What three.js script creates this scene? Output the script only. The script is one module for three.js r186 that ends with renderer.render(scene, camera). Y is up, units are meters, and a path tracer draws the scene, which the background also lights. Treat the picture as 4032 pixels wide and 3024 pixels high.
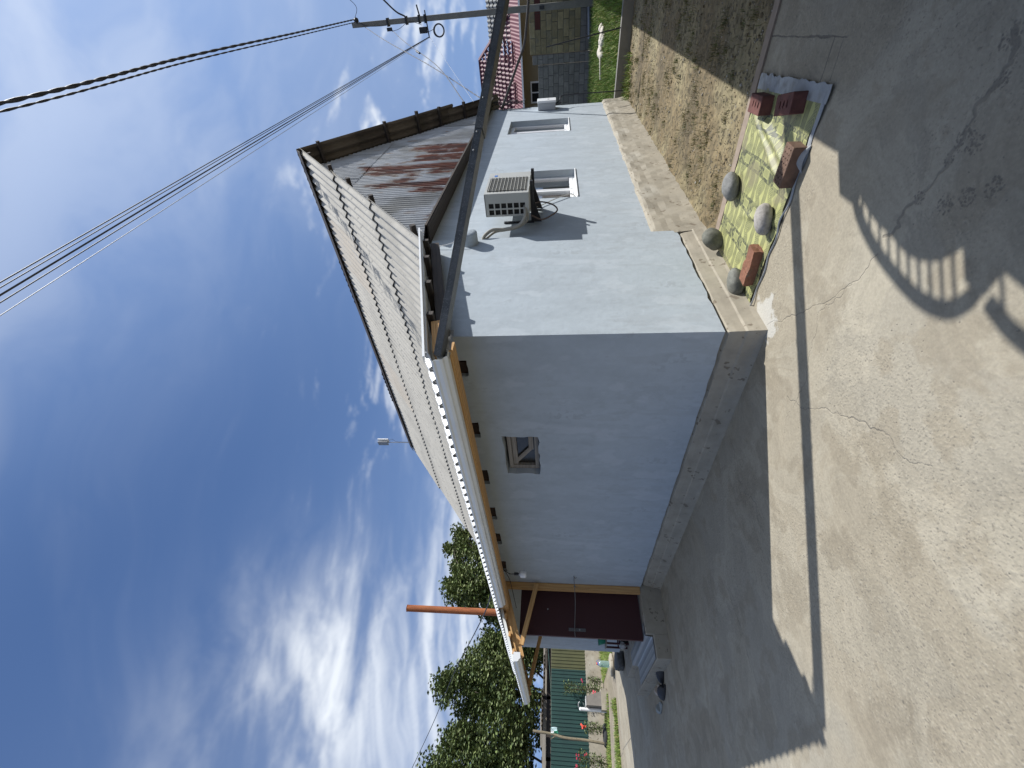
import * as THREE from 'three';
import { mergeGeometries, toCreasedNormals } from 'three/addons/utils/BufferGeometryUtils.js';
import { RoundedBoxGeometry } from 'three/addons/geometries/RoundedBoxGeometry.js';

// ---------------------------------------------------------------- camera, sky, sun, exposure
const scene = new THREE.Scene();
const V = (x, y, z) => new THREE.Vector3(x, y, z);
const D2R = Math.PI / 180;
const CAM = V(-3.017, 1.631, 2.281);
const yaw = 46.4 * D2R, pitch = 5.914 * D2R, roll = -0.385 * D2R;
const fwd = V(Math.sin(yaw) * Math.cos(pitch), Math.sin(pitch), -Math.cos(yaw) * Math.cos(pitch));
const rightFlat = V(Math.cos(yaw), 0, Math.sin(yaw));
const upFlat = V(0, 0, 0).crossVectors(rightFlat, fwd);
const camRight = rightFlat.clone().multiplyScalar(Math.cos(roll)).addScaledVector(upFlat, Math.sin(roll));
const camera = new THREE.PerspectiveCamera(84.02, 4 / 3, 0.05, 900);
camera.position.copy(CAM);
camera.up.copy(camRight);            // the photograph was stored lying on its side
camera.lookAt(CAM.clone().add(fwd));
scene.add(camera);

const renderer = new THREE.WebGLRenderer({ antialias: true });
renderer.setSize(1024, 768);
renderer.toneMapping = THREE.LinearToneMapping;
renderer.toneMappingExposure = 1.3;
renderer.shadowMap.enabled = true;

const SUN = V(0.685, 1, 0.655).normalize();
const sun = new THREE.DirectionalLight(new THREE.Color().setRGB(1, 0.985, 0.96), 4.7);
sun.position.copy(SUN).multiplyScalar(60);
sun.castShadow = true;
Object.assign(sun.shadow.camera, { left: -30, right: 30, top: 30, bottom: -30, near: 1, far: 140 });
sun.shadow.mapSize.set(4096, 4096);
scene.add(sun); scene.add(sun.target);

// ---------------------------------------------------------------- noise and random numbers
let seedState = 12345;
const rnd = () => { seedState = (seedState * 1664525 + 1013904223) >>> 0; return seedState / 4294967296; };
const rr = (a, b) => a + (b - a) * rnd();
function hash(ix, iy, s) {
  let h = Math.imul(ix, 374761393) ^ Math.imul(iy, 668265263) ^ Math.imul(s, 2147483647 - 61);
  h = Math.imul(h ^ (h >>> 13), 1274126177);
  return ((h ^ (h >>> 16)) >>> 0) / 4294967296;
}
const HT = new Float32Array(65536 * 2); for (let i = 0; i < 65536; i++) HT[i] = HT[i + 65536] = hash(i & 255, i >> 8, 77);
function vn(x, y, s = 0, px = 0, py = px) {            // value noise from a table; px, py make it wrap
  const xf = Math.floor(x), yf = Math.floor(y), fx = x - xf, fy = y - yf;
  let x0 = xf, x1 = xf + 1, y0 = yf, y1 = yf + 1;
  if (px) { x0 = ((x0 % px) + px) % px; x1 = ((x1 % px) + px) % px; y0 = ((y0 % py) + py) % py; y1 = ((y1 % py) + py) % py; }
  const o = (s * 7919) & 65535, k = (s * 53) & 255;
  x0 = (x0 + k) & 255; x1 = (x1 + k) & 255; y0 = (y0 & 255) << 8; y1 = (y1 & 255) << 8;
  const u = fx * fx * (3 - 2 * fx), v = fy * fy * (3 - 2 * fy);
  const a = HT[o + y0 + x0], b = HT[o + y0 + x1], c = HT[o + y1 + x0], d = HT[o + y1 + x1];
  return a + (b - a) * u + (c - a) * v + (a - b - c + d) * u * v;
}
function fbm(x, y, o = 5, s = 0, px = 0, py = px, g = 0.5) {
  let f = 0, a = 1, t = 0;
  for (let i = 0; i < o; i++) { f += a * vn(x, y, s + i * 17, px, py); t += a; a *= g; x *= 2; y *= 2; px *= 2; py *= 2; }
  return f / t;
}
const sm = (a, b, x) => { const t = Math.min(1, Math.max(0, (x - a) / (b - a))); return t * t * (3 - 2 * t); };
const mixc = (a, b, t) => [a[0] + (b[0] - a[0]) * t, a[1] + (b[1] - a[1]) * t, a[2] + (b[2] - a[2]) * t];

// ---------------------------------------------------------------- sky: air and cirrus cloud
{
  const W = 2048, H = 1024, data = new Float32Array(W * H * 4);
  const zenD = [0.058, 0.116, 0.272], zenB = [0.215, 0.34, 0.62], horD = [0.19, 0.31, 0.56], horB = [0.33, 0.45, 0.68];   // away from and towards the sun
  const cloudC = [0.74, 0.78, 0.83], gs = (x, y, a, b) => Math.exp(-((x / a) ** 2) - ((y / b) ** 2));
  for (let j = 0; j < H; j++) {
    const el = ((j + 0.5) / H - 0.5) * Math.PI, sy = Math.sin(el), cy = Math.cos(el);
    for (let i = 0; i < W; i++) {
      const az = ((i + 0.5) / W - 0.5) * 2 * Math.PI;
      const dx = cy * Math.cos(az), dz = cy * Math.sin(az);
      const h = Math.max(0, sy), cs = dx * SUN.x + sy * SUN.y + dz * SUN.z;
      const t = Math.pow(sm(0.3, 1.0, cs), 1.25), hh = 1 - Math.pow(1 - Math.min(1, h / 0.9), 2.2);
      let c = mixc(mixc(horD, horB, t), mixc(zenD, zenB, t), hh);
      const glow = Math.pow(Math.max(0, cs), 10) * 0.25; c = [c[0] + glow, c[1] + glow * 0.95, c[2] + glow * 0.8];
      if (sy > 0.004) {
        // cirrus on a high flat layer, with unseen cloud added behind to whiten ambient light
        const k = 1 / (sy + 0.16), px = dx * k, pz = dz * k;
        const wa = fbm(px * 1.1 + 7, pz * 1.1, 4, 3) - 0.5, wb = fbm(px * 1.1, pz * 1.1 + 11, 4, 5) - 0.5;
        const q = px * 0.80 + pz * 0.60, r = -px * 0.60 + pz * 0.80;
        const d = fbm(q * 2.0 + wa * 3.2, r * 5.0 + wb * 3.6, 7, 21, 0, 0, 0.60);
        const fine = fbm(q * 5.5 + wa * 5, r * 15 + wb * 6, 6, 25, 0, 0, 0.58), mass = fbm(px * 0.6 + 3.1, pz * 0.6 + 1.7, 3, 44);
        const bank = gs(az + 1.40, el - 0.455, 0.20, 0.15) + 0.8 * gs(az + 1.20, el - 0.20, 0.28, 0.08), side = gs(az + 0.22, el - 0.32, 0.50, 0.20) + 0.45 * gs(az + 0.75, el - 0.42, 0.35, 0.16);
        const clear = gs(az + 1.1, el - 0.75, 0.85, 0.36);
        let dens = 0.80 * sm(0.47, 0.78, d * 0.62 + mass * 0.48) * (1 - 0.75 * side) * (1 - 0.97 * gs(az + 0.8, el - 0.5, 1.1, 0.7)) * (1 - 0.9 * clear) + bank * sm(0.28, 0.72, d * 0.7 + fine * 0.3) * 0.92 + side * sm(0.53, 0.74, d * 0.5 + fine * 0.5) * 0.85 + 0.10 * bank;
        dens += 0.20 * sm(0.45, 0.75, fbm(px * 1.1 + 9, pz * 1.1 - 4, 4, 71)) * (1 - 0.97 * clear) * (1 - 0.97 * gs(az + 0.8, el - 0.5, 1.1, 0.7));
        dens = Math.min(0.92, Math.max(0, dens)) * sm(0.004, 0.05, sy);
        const br = 0.84 + 0.26 * d;
        c = mixc(c, [cloudC[0] * br, cloudC[1] * br, cloudC[2] * br], dens);
      } else { const g = sm(0, -0.05, sy); c = mixc(c, [0.10, 0.095, 0.085], g); }
      const o = (j * W + i) * 4; data[o] = c[0]; data[o + 1] = c[1]; data[o + 2] = c[2]; data[o + 3] = 1;
    }
  }
  const t = new THREE.DataTexture(data, W, H, THREE.RGBAFormat, THREE.FloatType);
  t.mapping = THREE.EquirectangularReflectionMapping; t.magFilter = THREE.LinearFilter; t.minFilter = THREE.LinearFilter;
  t.wrapS = THREE.RepeatWrapping; t.needsUpdate = true;
  scene.background = t; scene.environment = t;
}

// ---------------------------------------------------------------- textures
const enc = v => { v = Math.min(1, Math.max(0, v)); return (v <= 0.0031308 ? v * 12.92 : 1.055 * Math.pow(v, 1 / 2.4) - 0.055) * 255; };
function pix(W, H, fn, srgb = true) {            // fn(u, v) -> linear colour triple, or a number
  const d = new Uint8Array(W * H * 4);
  for (let j = 0; j < H; j++) for (let i = 0; i < W; i++) {
    const c = fn((i + 0.5) / W, (j + 0.5) / H), o = (j * W + i) * 4;
    if (typeof c === 'number') d[o] = d[o + 1] = d[o + 2] = Math.min(255, Math.max(0, c * 255));
    else { d[o] = enc(c[0]); d[o + 1] = enc(c[1]); d[o + 2] = enc(c[2]); }
    d[o + 3] = 255;
  }
  const t = new THREE.DataTexture(d, W, H, THREE.RGBAFormat);
  t.wrapS = t.wrapT = THREE.RepeatWrapping; t.magFilter = THREE.LinearFilter; t.minFilter = THREE.LinearMipmapLinearFilter;
  t.generateMipmaps = true; if (srgb) t.colorSpace = THREE.SRGBColorSpace; t.needsUpdate = true;
  return t;
}
const rep = (t, sx, sy = sx) => { t.repeat.set(1 / sx, 1 / sy); return t; };
const S = (o) => new THREE.MeshStandardMaterial({ side: THREE.DoubleSide, roughness: 0.85, metalness: 0, ...o });
const lin = (r, g, b) => new THREE.Color().setRGB(r, g, b);
// mottled: a plain surface with grain; c base colour, amp spread, sc features per tile of m metres
const TONE = 0.64;                                 // scales surface colours down to balance the raised sun and exposure
function mottled(c0, amp, m, { size = 512, sc = 8, seed = 1, sx = 1, sy = 1, spots: spots0 = null, spotAt = 0.7, bump = 0.002, rough = 0.88, tint: tint0 = null, metal = 0, tone = TONE } = {}) {
  const dim = a => a && a.map(v => v * tone), c = dim(c0), spots = dim(spots0), tint = dim(tint0);
  const hs = bump ? new Float32Array(size * size) : null;
  const t = rep(pix(size, size, (u, v) => {
    const n = fbm(u * sc * sx, v * sc * sy, 5, seed, sc * sx, sc * sy, 0.62), n2 = fbm(u * 4, v * 4, 2, seed + 50, 4);
    if (hs) hs[Math.floor(v * size) * size + Math.floor(u * size)] = n;
    let k = 1 + amp * (n - 0.5) * 2 + amp * 0.7 * (n2 - 0.5) * 2;
    let q = [c[0] * k, c[1] * k, c[2] * k];
    if (tint) q = mixc(q, [tint[0] * k, tint[1] * k, tint[2] * k], sm(0.45, 0.75, fbm(u * 3, v * 3, 4, seed + 90, 3)));
    if (spots) { const s = fbm(u * sc * 2, v * sc * 2, 3, seed + 7, sc * 2, sc * 2, 0.6); q = mixc(q, spots, sm(spotAt, spotAt + 0.08, s)); }
    return q;
  }), m);
  const b = bump ? rep(pix(size, size, (u, v) => hs[Math.floor(v * size) * size + Math.floor(u * size)], false), m) : null;
  return S({ map: t, bumpMap: b, bumpScale: bump, roughness: rough, metalness: metal });
}

// ---------------------------------------------------------------- geometry helpers (all shapes are given in world metres)
function uvm(g) {                                  // box-mapped uv in metres
  if (g.index) g = g.toNonIndexed();
  g.computeVertexNormals();
  const p = g.attributes.position, n = g.attributes.normal, uv = new Float32Array(p.count * 2);
  for (let i = 0; i < p.count; i += 3) {
    const ax = Math.abs(n.getX(i) + n.getX(i + 1) + n.getX(i + 2)), ay = Math.abs(n.getY(i) + n.getY(i + 1) + n.getY(i + 2)), az = Math.abs(n.getZ(i) + n.getZ(i + 1) + n.getZ(i + 2));
    for (let k = i; k < i + 3; k++) {
      const x = p.getX(k), y = p.getY(k), z = p.getZ(k);
      const [a, b] = ax >= ay && ax >= az ? [z, y] : ay >= az ? [x, z] : [x, y];
      uv[k * 2] = a; uv[k * 2 + 1] = b;
    }
  }
  g.setAttribute('uv', new THREE.BufferAttribute(uv, 2));
  return g;
}
const strip = g => { const h = g.index ? g.toNonIndexed() : g; for (const k of Object.keys(h.attributes)) if (!['position', 'normal', 'uv', 'color'].includes(k)) h.deleteAttribute(k); h.morphAttributes = {}; return h; };
const merge = list => list.length === 1 ? strip(list[0]) : mergeGeometries(list.map(strip).map(g => { if (!g.attributes.uv) g.setAttribute('uv', new THREE.BufferAttribute(new Float32Array(g.attributes.position.count * 2), 2)); return g; }));
const box = (x0, x1, y0, y1, z0, z1) => uvm(new THREE.BoxGeometry(x1 - x0, y1 - y0, z1 - z0).translate((x0 + x1) / 2, (y0 + y1) / 2, (z0 + z1) / 2));
const rbox = (x0, x1, y0, y1, z0, z1, r = 0.006, s = 2) => uvm(new RoundedBoxGeometry(Math.abs(x1 - x0), Math.abs(y1 - y0), Math.abs(z1 - z0), s, r).translate((x0 + x1) / 2, (y0 + y1) / 2, (z0 + z1) / 2));
function beam(a, b, w, h, upv = V(0, 1, 0)) {      // a squared bar from a to b, w across, h along upv
  const d = b.clone().sub(a), L = d.length(); d.normalize();
  const s = V(0, 0, 0).crossVectors(upv, d).normalize(), u = V(0, 0, 0).crossVectors(d, s);
  const g = uvm(new THREE.BoxGeometry(w, h, L));
  g.applyMatrix4(new THREE.Matrix4().makeBasis(s, u, d).setPosition(a.clone().add(b).multiplyScalar(0.5)));
  return g;
}
const tube = (pts, r, seg = 24, rad = 8, tension = 0.5) => new THREE.TubeGeometry(new THREE.CatmullRomCurve3(pts, false, 'catmullrom', tension), seg, r, rad, false);
function rod(a, b, r, n = 10, r2 = r) {
  const d = b.clone().sub(a), L = d.length();
  const g = new THREE.CylinderGeometry(r2, r, L, n); g.translate(0, L / 2, 0);
  g.applyQuaternion(new THREE.Quaternion().setFromUnitVectors(V(0, 1, 0), d.normalize())); g.translate(a.x, a.y, a.z);
  return g;
}
function basis(g, X, Y, Z, o) { g.applyMatrix4(new THREE.Matrix4().makeBasis(X, Y, Z).setPosition(o)); return g; }
function extr(pts, depth, holes = []) {            // plain prism of a polygon
  const s = new THREE.Shape(pts.map(p => new THREE.Vector2(p[0], p[1])));
  for (const h of holes) s.holes.push(new THREE.Path(h.map(p => new THREE.Vector2(p[0], p[1]))));
  return new THREE.ExtrudeGeometry(s, { depth, bevelEnabled: false, steps: 1 });
}
const rectP = (a0, a1, b0, b1) => [[a0, b0], [a1, b0], [a1, b1], [a0, b1]];
// ragged rectangle for broken plaster edges
function ragged(a0, a1, b0, b1, amp, n = 7) {
  const P = [], push = (x, y) => P.push([x + rr(-amp, amp), y + rr(-amp, amp)]);
  for (let i = 0; i < n; i++) push(a0 + (a1 - a0) * i / n, b0); for (let i = 0; i < n; i++) push(a1, b0 + (b1 - b0) * i / n);
  for (let i = 0; i < n; i++) push(a1 - (a1 - a0) * i / n, b1); for (let i = 0; i < n; i++) push(a0, b1 - (b1 - b0) * i / n);
  return P;
}
// lumpy stone
function stone(rx, ry, rz, amp, seed, det = 3, pw = 1) {
  const g = new THREE.IcosahedronGeometry(1, det), p = g.attributes.position;
  for (let i = 0; i < p.count; i++) {
    const x = p.getX(i), y = p.getY(i), z = p.getZ(i);
    const k = 1 + amp * ((fbm(x * 1.1 + seed, y * 1.1 + z * 0.9, 3, seed) - 0.5) * 2);
    const q = v => Math.sign(v) * Math.pow(Math.abs(v), pw);
    p.setXYZ(i, q(x) * rx * k, q(y) * ry * k, q(z) * rz * k);
  }
  g.computeVertexNormals(); return toCreasedNormals(g, 1.0);
}

// ---------------------------------------------------------------- things and parts
const names = {};
const numbered = n => { names[n] = (names[n] ?? -1) + 1; return names[n] ? `${n}_${String(names[n]).padStart(3, '0')}` : n; };
const origin = new Map();
// the house was taped in its own frame; this sets that frame into the yard
const inHouse = { scale: 0.942, at: V(-0.175, 0.095, 0.132) };
let frame = null;
const settle = o => { if (frame) { o.position.multiplyScalar(frame.scale).add(frame.at); o.scale.setScalar(frame.scale); } };
function thing(name, label, category, at = [0, 0, 0], group) {
  const o = new THREE.Group(); o.name = numbered(name); o.position.set(...at); scene.add(o); settle(o);
  o.userData = { label, category }; if (group) o.userData.group = group;
  origin.set(o, V(...at)); return o;
}
function obj(name, geos, mat, parent = scene) {    // one named mesh; world-space shapes are moved into the thing's own frame
  const g = merge(Array.isArray(geos) ? geos : [geos]);
  const o = origin.get(parent); if (o) g.translate(-o.x, -o.y, -o.z);
  if (!g.attributes.normal) g.computeVertexNormals();
  const m = new THREE.Mesh(g, mat); m.castShadow = m.receiveShadow = true;
  if (parent === scene) m.name = numbered(name); else { m.name = name; origin.set(m, o ?? V(0, 0, 0)); }
  parent.add(m); return m;
}
function solo(name, label, category, geos, mat, group) {   // a thing that is one mesh, with its origin at its base
  const g = merge(Array.isArray(geos) ? geos : [geos]); g.computeBoundingBox();
  const c = g.boundingBox.getCenter(V(0, 0, 0)); c.y = g.boundingBox.min.y; g.translate(-c.x, -c.y, -c.z);
  const m = new THREE.Mesh(g, mat); m.position.copy(c); m.castShadow = m.receiveShadow = true; m.name = numbered(name); scene.add(m); settle(m);
  m.userData = { label, category }; if (group) m.userData.group = group; return m;
}
function struct(name, geos, mat) { const m = obj(name, geos, mat); m.userData.kind = 'structure'; return m; }

// ---------------------------------------------------------------- materials
const M = {};
M.paint = (() => {                                   // pale blue-grey limewash, brushed on
  const W = 1024, f = (u, v) => {
    const a = fbm(u * 10, v * 5, 6, 3, 10, 5, 0.6), b = fbm(u * 26, v * 6, 4, 9, 26, 6), c = fbm(u * 5, v * 5, 5, 17, 5), d = fbm(u * 60, v * 60, 3, 31, 60);
    return [a, b, c, d];
  };
  const hs = new Float32Array(W * W);
  const map = rep(pix(W, W, (u, v) => {
    const [a, b, c, d] = f(u, v); hs[Math.floor(v * W) * W + Math.floor(u * W)] = 0.35 * a + 0.25 * b + 0.25 * c + 0.25 * d;
    let k = 1 + 0.22 * (a - 0.5) + 0.16 * (b - 0.5) + 0.16 * (c - 0.5) + 0.08 * (d - 0.5);
    let q = [0.375 * k, 0.42 * k, 0.452 * k];
    q = mixc(q, [0.27, 0.295, 0.315], 0.45 * sm(0.62, 0.74, a) * sm(0.45, 0.62, d));
    q = mixc(q, [0.335, 0.368, 0.39], 0.5 * sm(0.56, 0.68, b) * sm(0.5, 0.6, c));
    q = mixc(q, [0.29, 0.315, 0.33], 0.22 * sm(0.60, 0.68, fbm(u * 36, v * 20, 4, 61, 36, 20, 0.6)) * sm(0.52, 0.62, fbm(u * 6, v * 6, 3, 67, 6)));
    q = mixc(q, [0.49, 0.535, 0.57], 0.4 * sm(0.58, 0.7, 1 - a));
    return q;
  }), 2.6);
  const bump = rep(pix(W, W, (u, v) => hs[Math.floor(v * W) * W + Math.floor(u * W)], false), 2.6);
  return S({ map, bumpMap: bump, bumpScale: 0.006, roughness: 0.9 });
})();
M.plinth = mottled([0.335, 0.30, 0.235], 0.20, 1.6, { size: 512, sc: 14, seed: 5, bump: 0.004, tint: [0.40, 0.37, 0.305], spots: [0.20, 0.165, 0.12], spotAt: 0.71, tone: 0.92 });
M.slate = mottled([0.52, 0.49, 0.425], 0.13, 1.7, { size: 512, sc: 20, seed: 11, bump: 0.0012, tint: [0.45, 0.425, 0.37], spots: [0.33, 0.315, 0.28], spotAt: 0.70, rough: 0.92, tone: 0.8 });
M.slateWarm = mottled([0.52, 0.465, 0.385], 0.15, 1.7, { size: 256, sc: 20, seed: 13, bump: 0, tint: [0.47, 0.45, 0.41], rough: 0.92, tone: 0.8 });
M.slateOldShaded = mottled([0.19, 0.155, 0.115], 0.3, 1.2, { size: 512, sc: 12, seed: 15, bump: 0, tint: [0.11, 0.09, 0.07], rough: 0.95 });  // stained old slate, darkened brown to carry the shade of its underside
M.whiteSheet = S({ color: lin(0.66, 0.67, 0.67), roughness: 0.42 });
M.gutter = mottled([0.72, 0.74, 0.72], 0.07, 1.5, { size: 256, sc: 5, seed: 19, bump: 0, tint: [0.60, 0.585, 0.53], rough: 0.35, tone: 1 });
M.galv = mottled([0.13, 0.135, 0.135], 0.34, 0.5, { size: 512, sc: 34, seed: 23, bump: 0.0006, tint: [0.10, 0.105, 0.105], spots: [0.22, 0.225, 0.225], spotAt: 0.66, rough: 0.5, metal: 0.2 });
M.zinc = mottled([0.42, 0.43, 0.43], 0.2, 0.5, { size: 256, sc: 10, seed: 24, bump: 0, rough: 0.42, metal: 0.3 });
const woodMat = (c, d, seed, m = 1.2) => {
  const f = (u, v) => { const w = fbm(u * 3, v * 6, 3, seed, 3, 6) * 3; return 0.5 + 0.5 * Math.sin((v * 24 + w) * 6.28318 * 0.5) * 0.6 + (fbm(u * 4, v * 90, 3, seed + 3, 4, 90) - 0.5) * 0.9; };
  return S({ map: rep(pix(256, 256, (u, v) => mixc(d, c, Math.min(1, Math.max(0, f(u, v))))), m, m * 0.5), bumpMap: rep(pix(256, 256, (u, v) => f(u, v), false), m, m * 0.5), bumpScale: 0.0015, roughness: 0.75 });
};
M.pine = woodMat([0.56, 0.345, 0.145], [0.42, 0.23, 0.085], 41);
M.pineV = M.pine.clone(); M.pineV.map = M.pine.map.clone(); M.pineV.map.rotation = Math.PI / 2; M.pineV.map.needsUpdate = true; M.pineV.bumpMap = null;
M.pineBright = woodMat([0.66, 0.40, 0.16], [0.45, 0.22, 0.07], 43, 0.5);
M.oldWood = woodMat([0.05, 0.037, 0.028], [0.026, 0.019, 0.015], 45);
M.greyWood = woodMat([0.30, 0.27, 0.225], [0.20, 0.175, 0.145], 47);
M.joist = mottled([0.055, 0.03, 0.021], 0.5, 0.3, { size: 128, sc: 8, seed: 49, bump: 0, tint: [0.10, 0.05, 0.035] });
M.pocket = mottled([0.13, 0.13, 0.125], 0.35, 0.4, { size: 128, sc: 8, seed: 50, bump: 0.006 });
M.maroon = S({ color: lin(0.040, 0.009, 0.010), roughness: 0.7 });
M.maroonLight = S({ color: lin(0.055, 0.012, 0.014), roughness: 0.5 });
M.dark = S({ color: lin(0.012, 0.012, 0.013), roughness: 0.9 });
M.black = S({ color: lin(0.018, 0.018, 0.02), roughness: 0.55 });
M.cable = S({ color: lin(0.02, 0.02, 0.025), roughness: 0.6 });
M.cableGrey = S({ color: lin(0.30, 0.32, 0.35), roughness: 0.5 });
M.rust = mottled([0.33, 0.105, 0.032], 0.28, 0.5, { size: 256, sc: 9, seed: 53, bump: 0.001, tint: [0.25, 0.07, 0.022], rough: 0.85, tone: 0.85 });
M.pvc = S({ color: lin(0.78, 0.78, 0.77), roughness: 0.35 });
M.glass = new THREE.MeshPhysicalMaterial({ color: 0xffffff, roughness: 0.02, transmission: 1, thickness: 0, ior: 1.5, side: THREE.DoubleSide });
M.curtain = mottled([0.33, 0.285, 0.25], 0.12, 0.4, { size: 128, sc: 8, seed: 55, bump: 0 });
M.lace = S({ color: lin(0.62, 0.60, 0.55), roughness: 0.9 });
M.acWhite = mottled([0.66, 0.655, 0.60], 0.05, 1, { size: 128, sc: 6, seed: 57, bump: 0, rough: 0.45 });
M.acGrey = mottled([0.20, 0.19, 0.165], 0.15, 0.5, { size: 128, sc: 8, seed: 58, bump: 0, rough: 0.6 });
M.insul = mottled([0.52, 0.49, 0.42], 0.15, 0.3, { size: 128, sc: 8, seed: 59, bump: 0.001 });

// ---------------------------------------------------------------- the ground
const quad = (x0, x1, z0, z1, y) => { const g = new THREE.PlaneGeometry(x1 - x0, z1 - z0).rotateX(-Math.PI / 2).translate((x0 + x1) / 2, y, (z0 + z1) / 2); return uvm(g); };
M.earth = mottled([0.24, 0.20, 0.15], 0.3, 6, { size: 512, sc: 24, seed: 61, bump: 0.02, tint: [0.17, 0.16, 0.09] });
struct('ground', quad(-300, 300, -300, 300, -0.09), M.earth);

// poured concrete; one noise field in metres feeds every texture of the yard
function concreteField(x, z) {
  const wx = fbm(x * 1.3 + 40, z * 1.3, 3, 201) - 0.5, wz = fbm(x * 1.3, z * 1.3 + 70, 3, 203) - 0.5;
  const trowel = fbm((x + wx * 1.1) * 4.5 + (z + wz) * 2.2, (z + wz * 1.1) * 26 - x * 9, 4, 205, 0, 0, 0.6);
  const patch = fbm(x * 1.1 + wx * 2, z * 1.1 + wz * 2, 5, 207), blot = fbm(x * 4 + 3, z * 4, 5, 211, 0, 0, 0.6);
  const grain = fbm(x * 90, z * 90, 3, 213, 0, 0, 0.7), worn = fbm(x * 0.9 + 20, z * 0.9 + 5, 4, 217);
  const peb = fbm(x * 120, z * 120, 2, 219);
  const skin = sm(0.54, 0.57, fbm(x * 2.1 + wx * 3 + 9, z * 2.1 + wz * 3, 6, 221, 0, 0, 0.6));   // paler cement skim with a crisp edge
  return { trowel, patch, blot, grain, worn, peb, skin };
}
function concreteColour(f) {
  let k = 1 + 0.22 * (f.trowel - 0.5) + 0.48 * (f.patch - 0.5) + 0.26 * (f.blot - 0.5) + 0.30 * (f.grain - 0.5);
  let q = mixc([0.445, 0.40, 0.325], [0.405, 0.375, 0.32], sm(0.4, 0.65, f.patch));
  q = mixc(q, [0.50, 0.46, 0.385], 0.55 * f.skin);
  q = mixc(q, [0.30, 0.262, 0.205], 0.55 * sm(0.53, 0.68, f.blot));
  const wr = sm(0.46, 0.62, f.worn);
  q = [q[0] * k, q[1] * k, q[2] * k];
  q = mixc(q, [0.22, 0.20, 0.175], wr * 0.55 * sm(0.70, 0.80, f.peb));
  q = mixc(q, [0.52, 0.48, 0.41], wr * 0.5 * sm(0.70, 0.76, f.grain));
  return [q[0] * TONE * 1.09, q[1] * TONE * 1.06, q[2] * TONE * 0.965];
}
const concreteHeight = (f) => { const wr = sm(0.46, 0.62, f.worn); return 0.5 + 0.10 * (f.trowel - 0.5) + 0.35 * (f.grain - 0.5) * (0.5 + wr) + 0.06 * f.skin - 0.2 * wr * sm(0.70, 0.80, f.peb); };
function yardTexture(W, x0, x1, z0, z1, marks) {
  const X = u => x0 + u * (x1 - x0), Z = v => z0 + v * (z1 - z0);
  const dark = new Float32Array(W * W), dig = new Float32Array(W * W);
  const dab = (x, z, r, a, b) => {
    const px = (x - x0) / (x1 - x0) * W, pz = (z - z0) / (z1 - z0) * W, pr = r / (x1 - x0) * W;
    for (let j = Math.max(0, Math.floor(pz - pr)); j <= Math.min(W - 1, pz + pr); j++) for (let i = Math.max(0, Math.floor(px - pr)); i <= Math.min(W - 1, px + pr); i++) {
      const e = Math.hypot(i - px, j - pz) / pr, w = 1 - sm(0.55, 1, e); if (w <= 0) continue;
      const o = j * W + i; dark[o] = Math.max(dark[o], a * w); dig[o] = Math.max(dig[o], b * w);
    }
  };
  marks(dab);
  const hs = new Float32Array(W * W);
  const map = pix(W, W, (u, v) => { const o = Math.floor(v * W) * W + Math.floor(u * W), f = concreteField(X(u), Z(v)); hs[o] = concreteHeight(f) - 0.45 * dig[o]; const lime = sm(0.46, 0.56, fbm(X(u) * 11, Z(v) * 11, 5, 231, 0, 0, 0.6) * 0.6 + 0.55 * Math.exp(-(((X(u) + 0.10) / 0.20) ** 2) - (((Z(v) - 0.22) / 0.16) ** 2)) - 0.03); return mixc(mixc(concreteColour(f), [0.46, 0.445, 0.40], 0.8 * lime * sm(0.75, 0.4, Math.hypot(X(u) + 0.1, Z(v) - 0.2))), [0.10, 0.088, 0.075], dark[o]); });
  const bump = pix(W, W, (u, v) => hs[Math.floor(v * W) * W + Math.floor(u * W)], false);
  for (const t of [map, bump]) { t.wrapS = t.wrapT = THREE.ClampToEdgeWrapping; }
  return S({ map, bumpMap: bump, bumpScale: 0.007, roughness: 0.9 });
}
function yardMesh(rects, x0, x1, z0, z1) {
  return rects.map(([a, b, c, d]) => {
    const g = quad(a, b, c, d, 0), p = g.attributes.position, uv = g.attributes.uv;
    for (let i = 0; i < p.count; i++) uv.setXY(i, (p.getX(i) - x0) / (x1 - x0), (p.getZ(i) - z0) / (z1 - z0));
    return g;
  });
}
function crack(dab, pts, r, a, wob = 0.02) {
  let s = 0;
  for (let i = 0; i + 1 < pts.length; i++) {
    const [xa, za] = pts[i], [xb, zb] = pts[i + 1], L = Math.hypot(xb - xa, zb - za), n = Math.ceil(L / 0.003);
    const nx = -(zb - za) / L, nz = (xb - xa) / L;
    for (let k = 0; k < n; k++) { s += 0.003; const t = k / n, w = (fbm(s * 9, 3.3, 4, 301) - 0.5) * 4 * wob * Math.sin(Math.PI * t) + (fbm(s * 40, 9.3, 3, 303) - 0.5) * wob * 0.7; const th = r * (0.5 + 1.1 * vn(s * 14, 1, 305)); dab(xa + (xb - xa) * t + nx * w, za + (zb - za) * t + nz * w, th, a * (0.6 + 0.4 * vn(s * 20, 4, 307)), 1); }
  }
}
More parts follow.
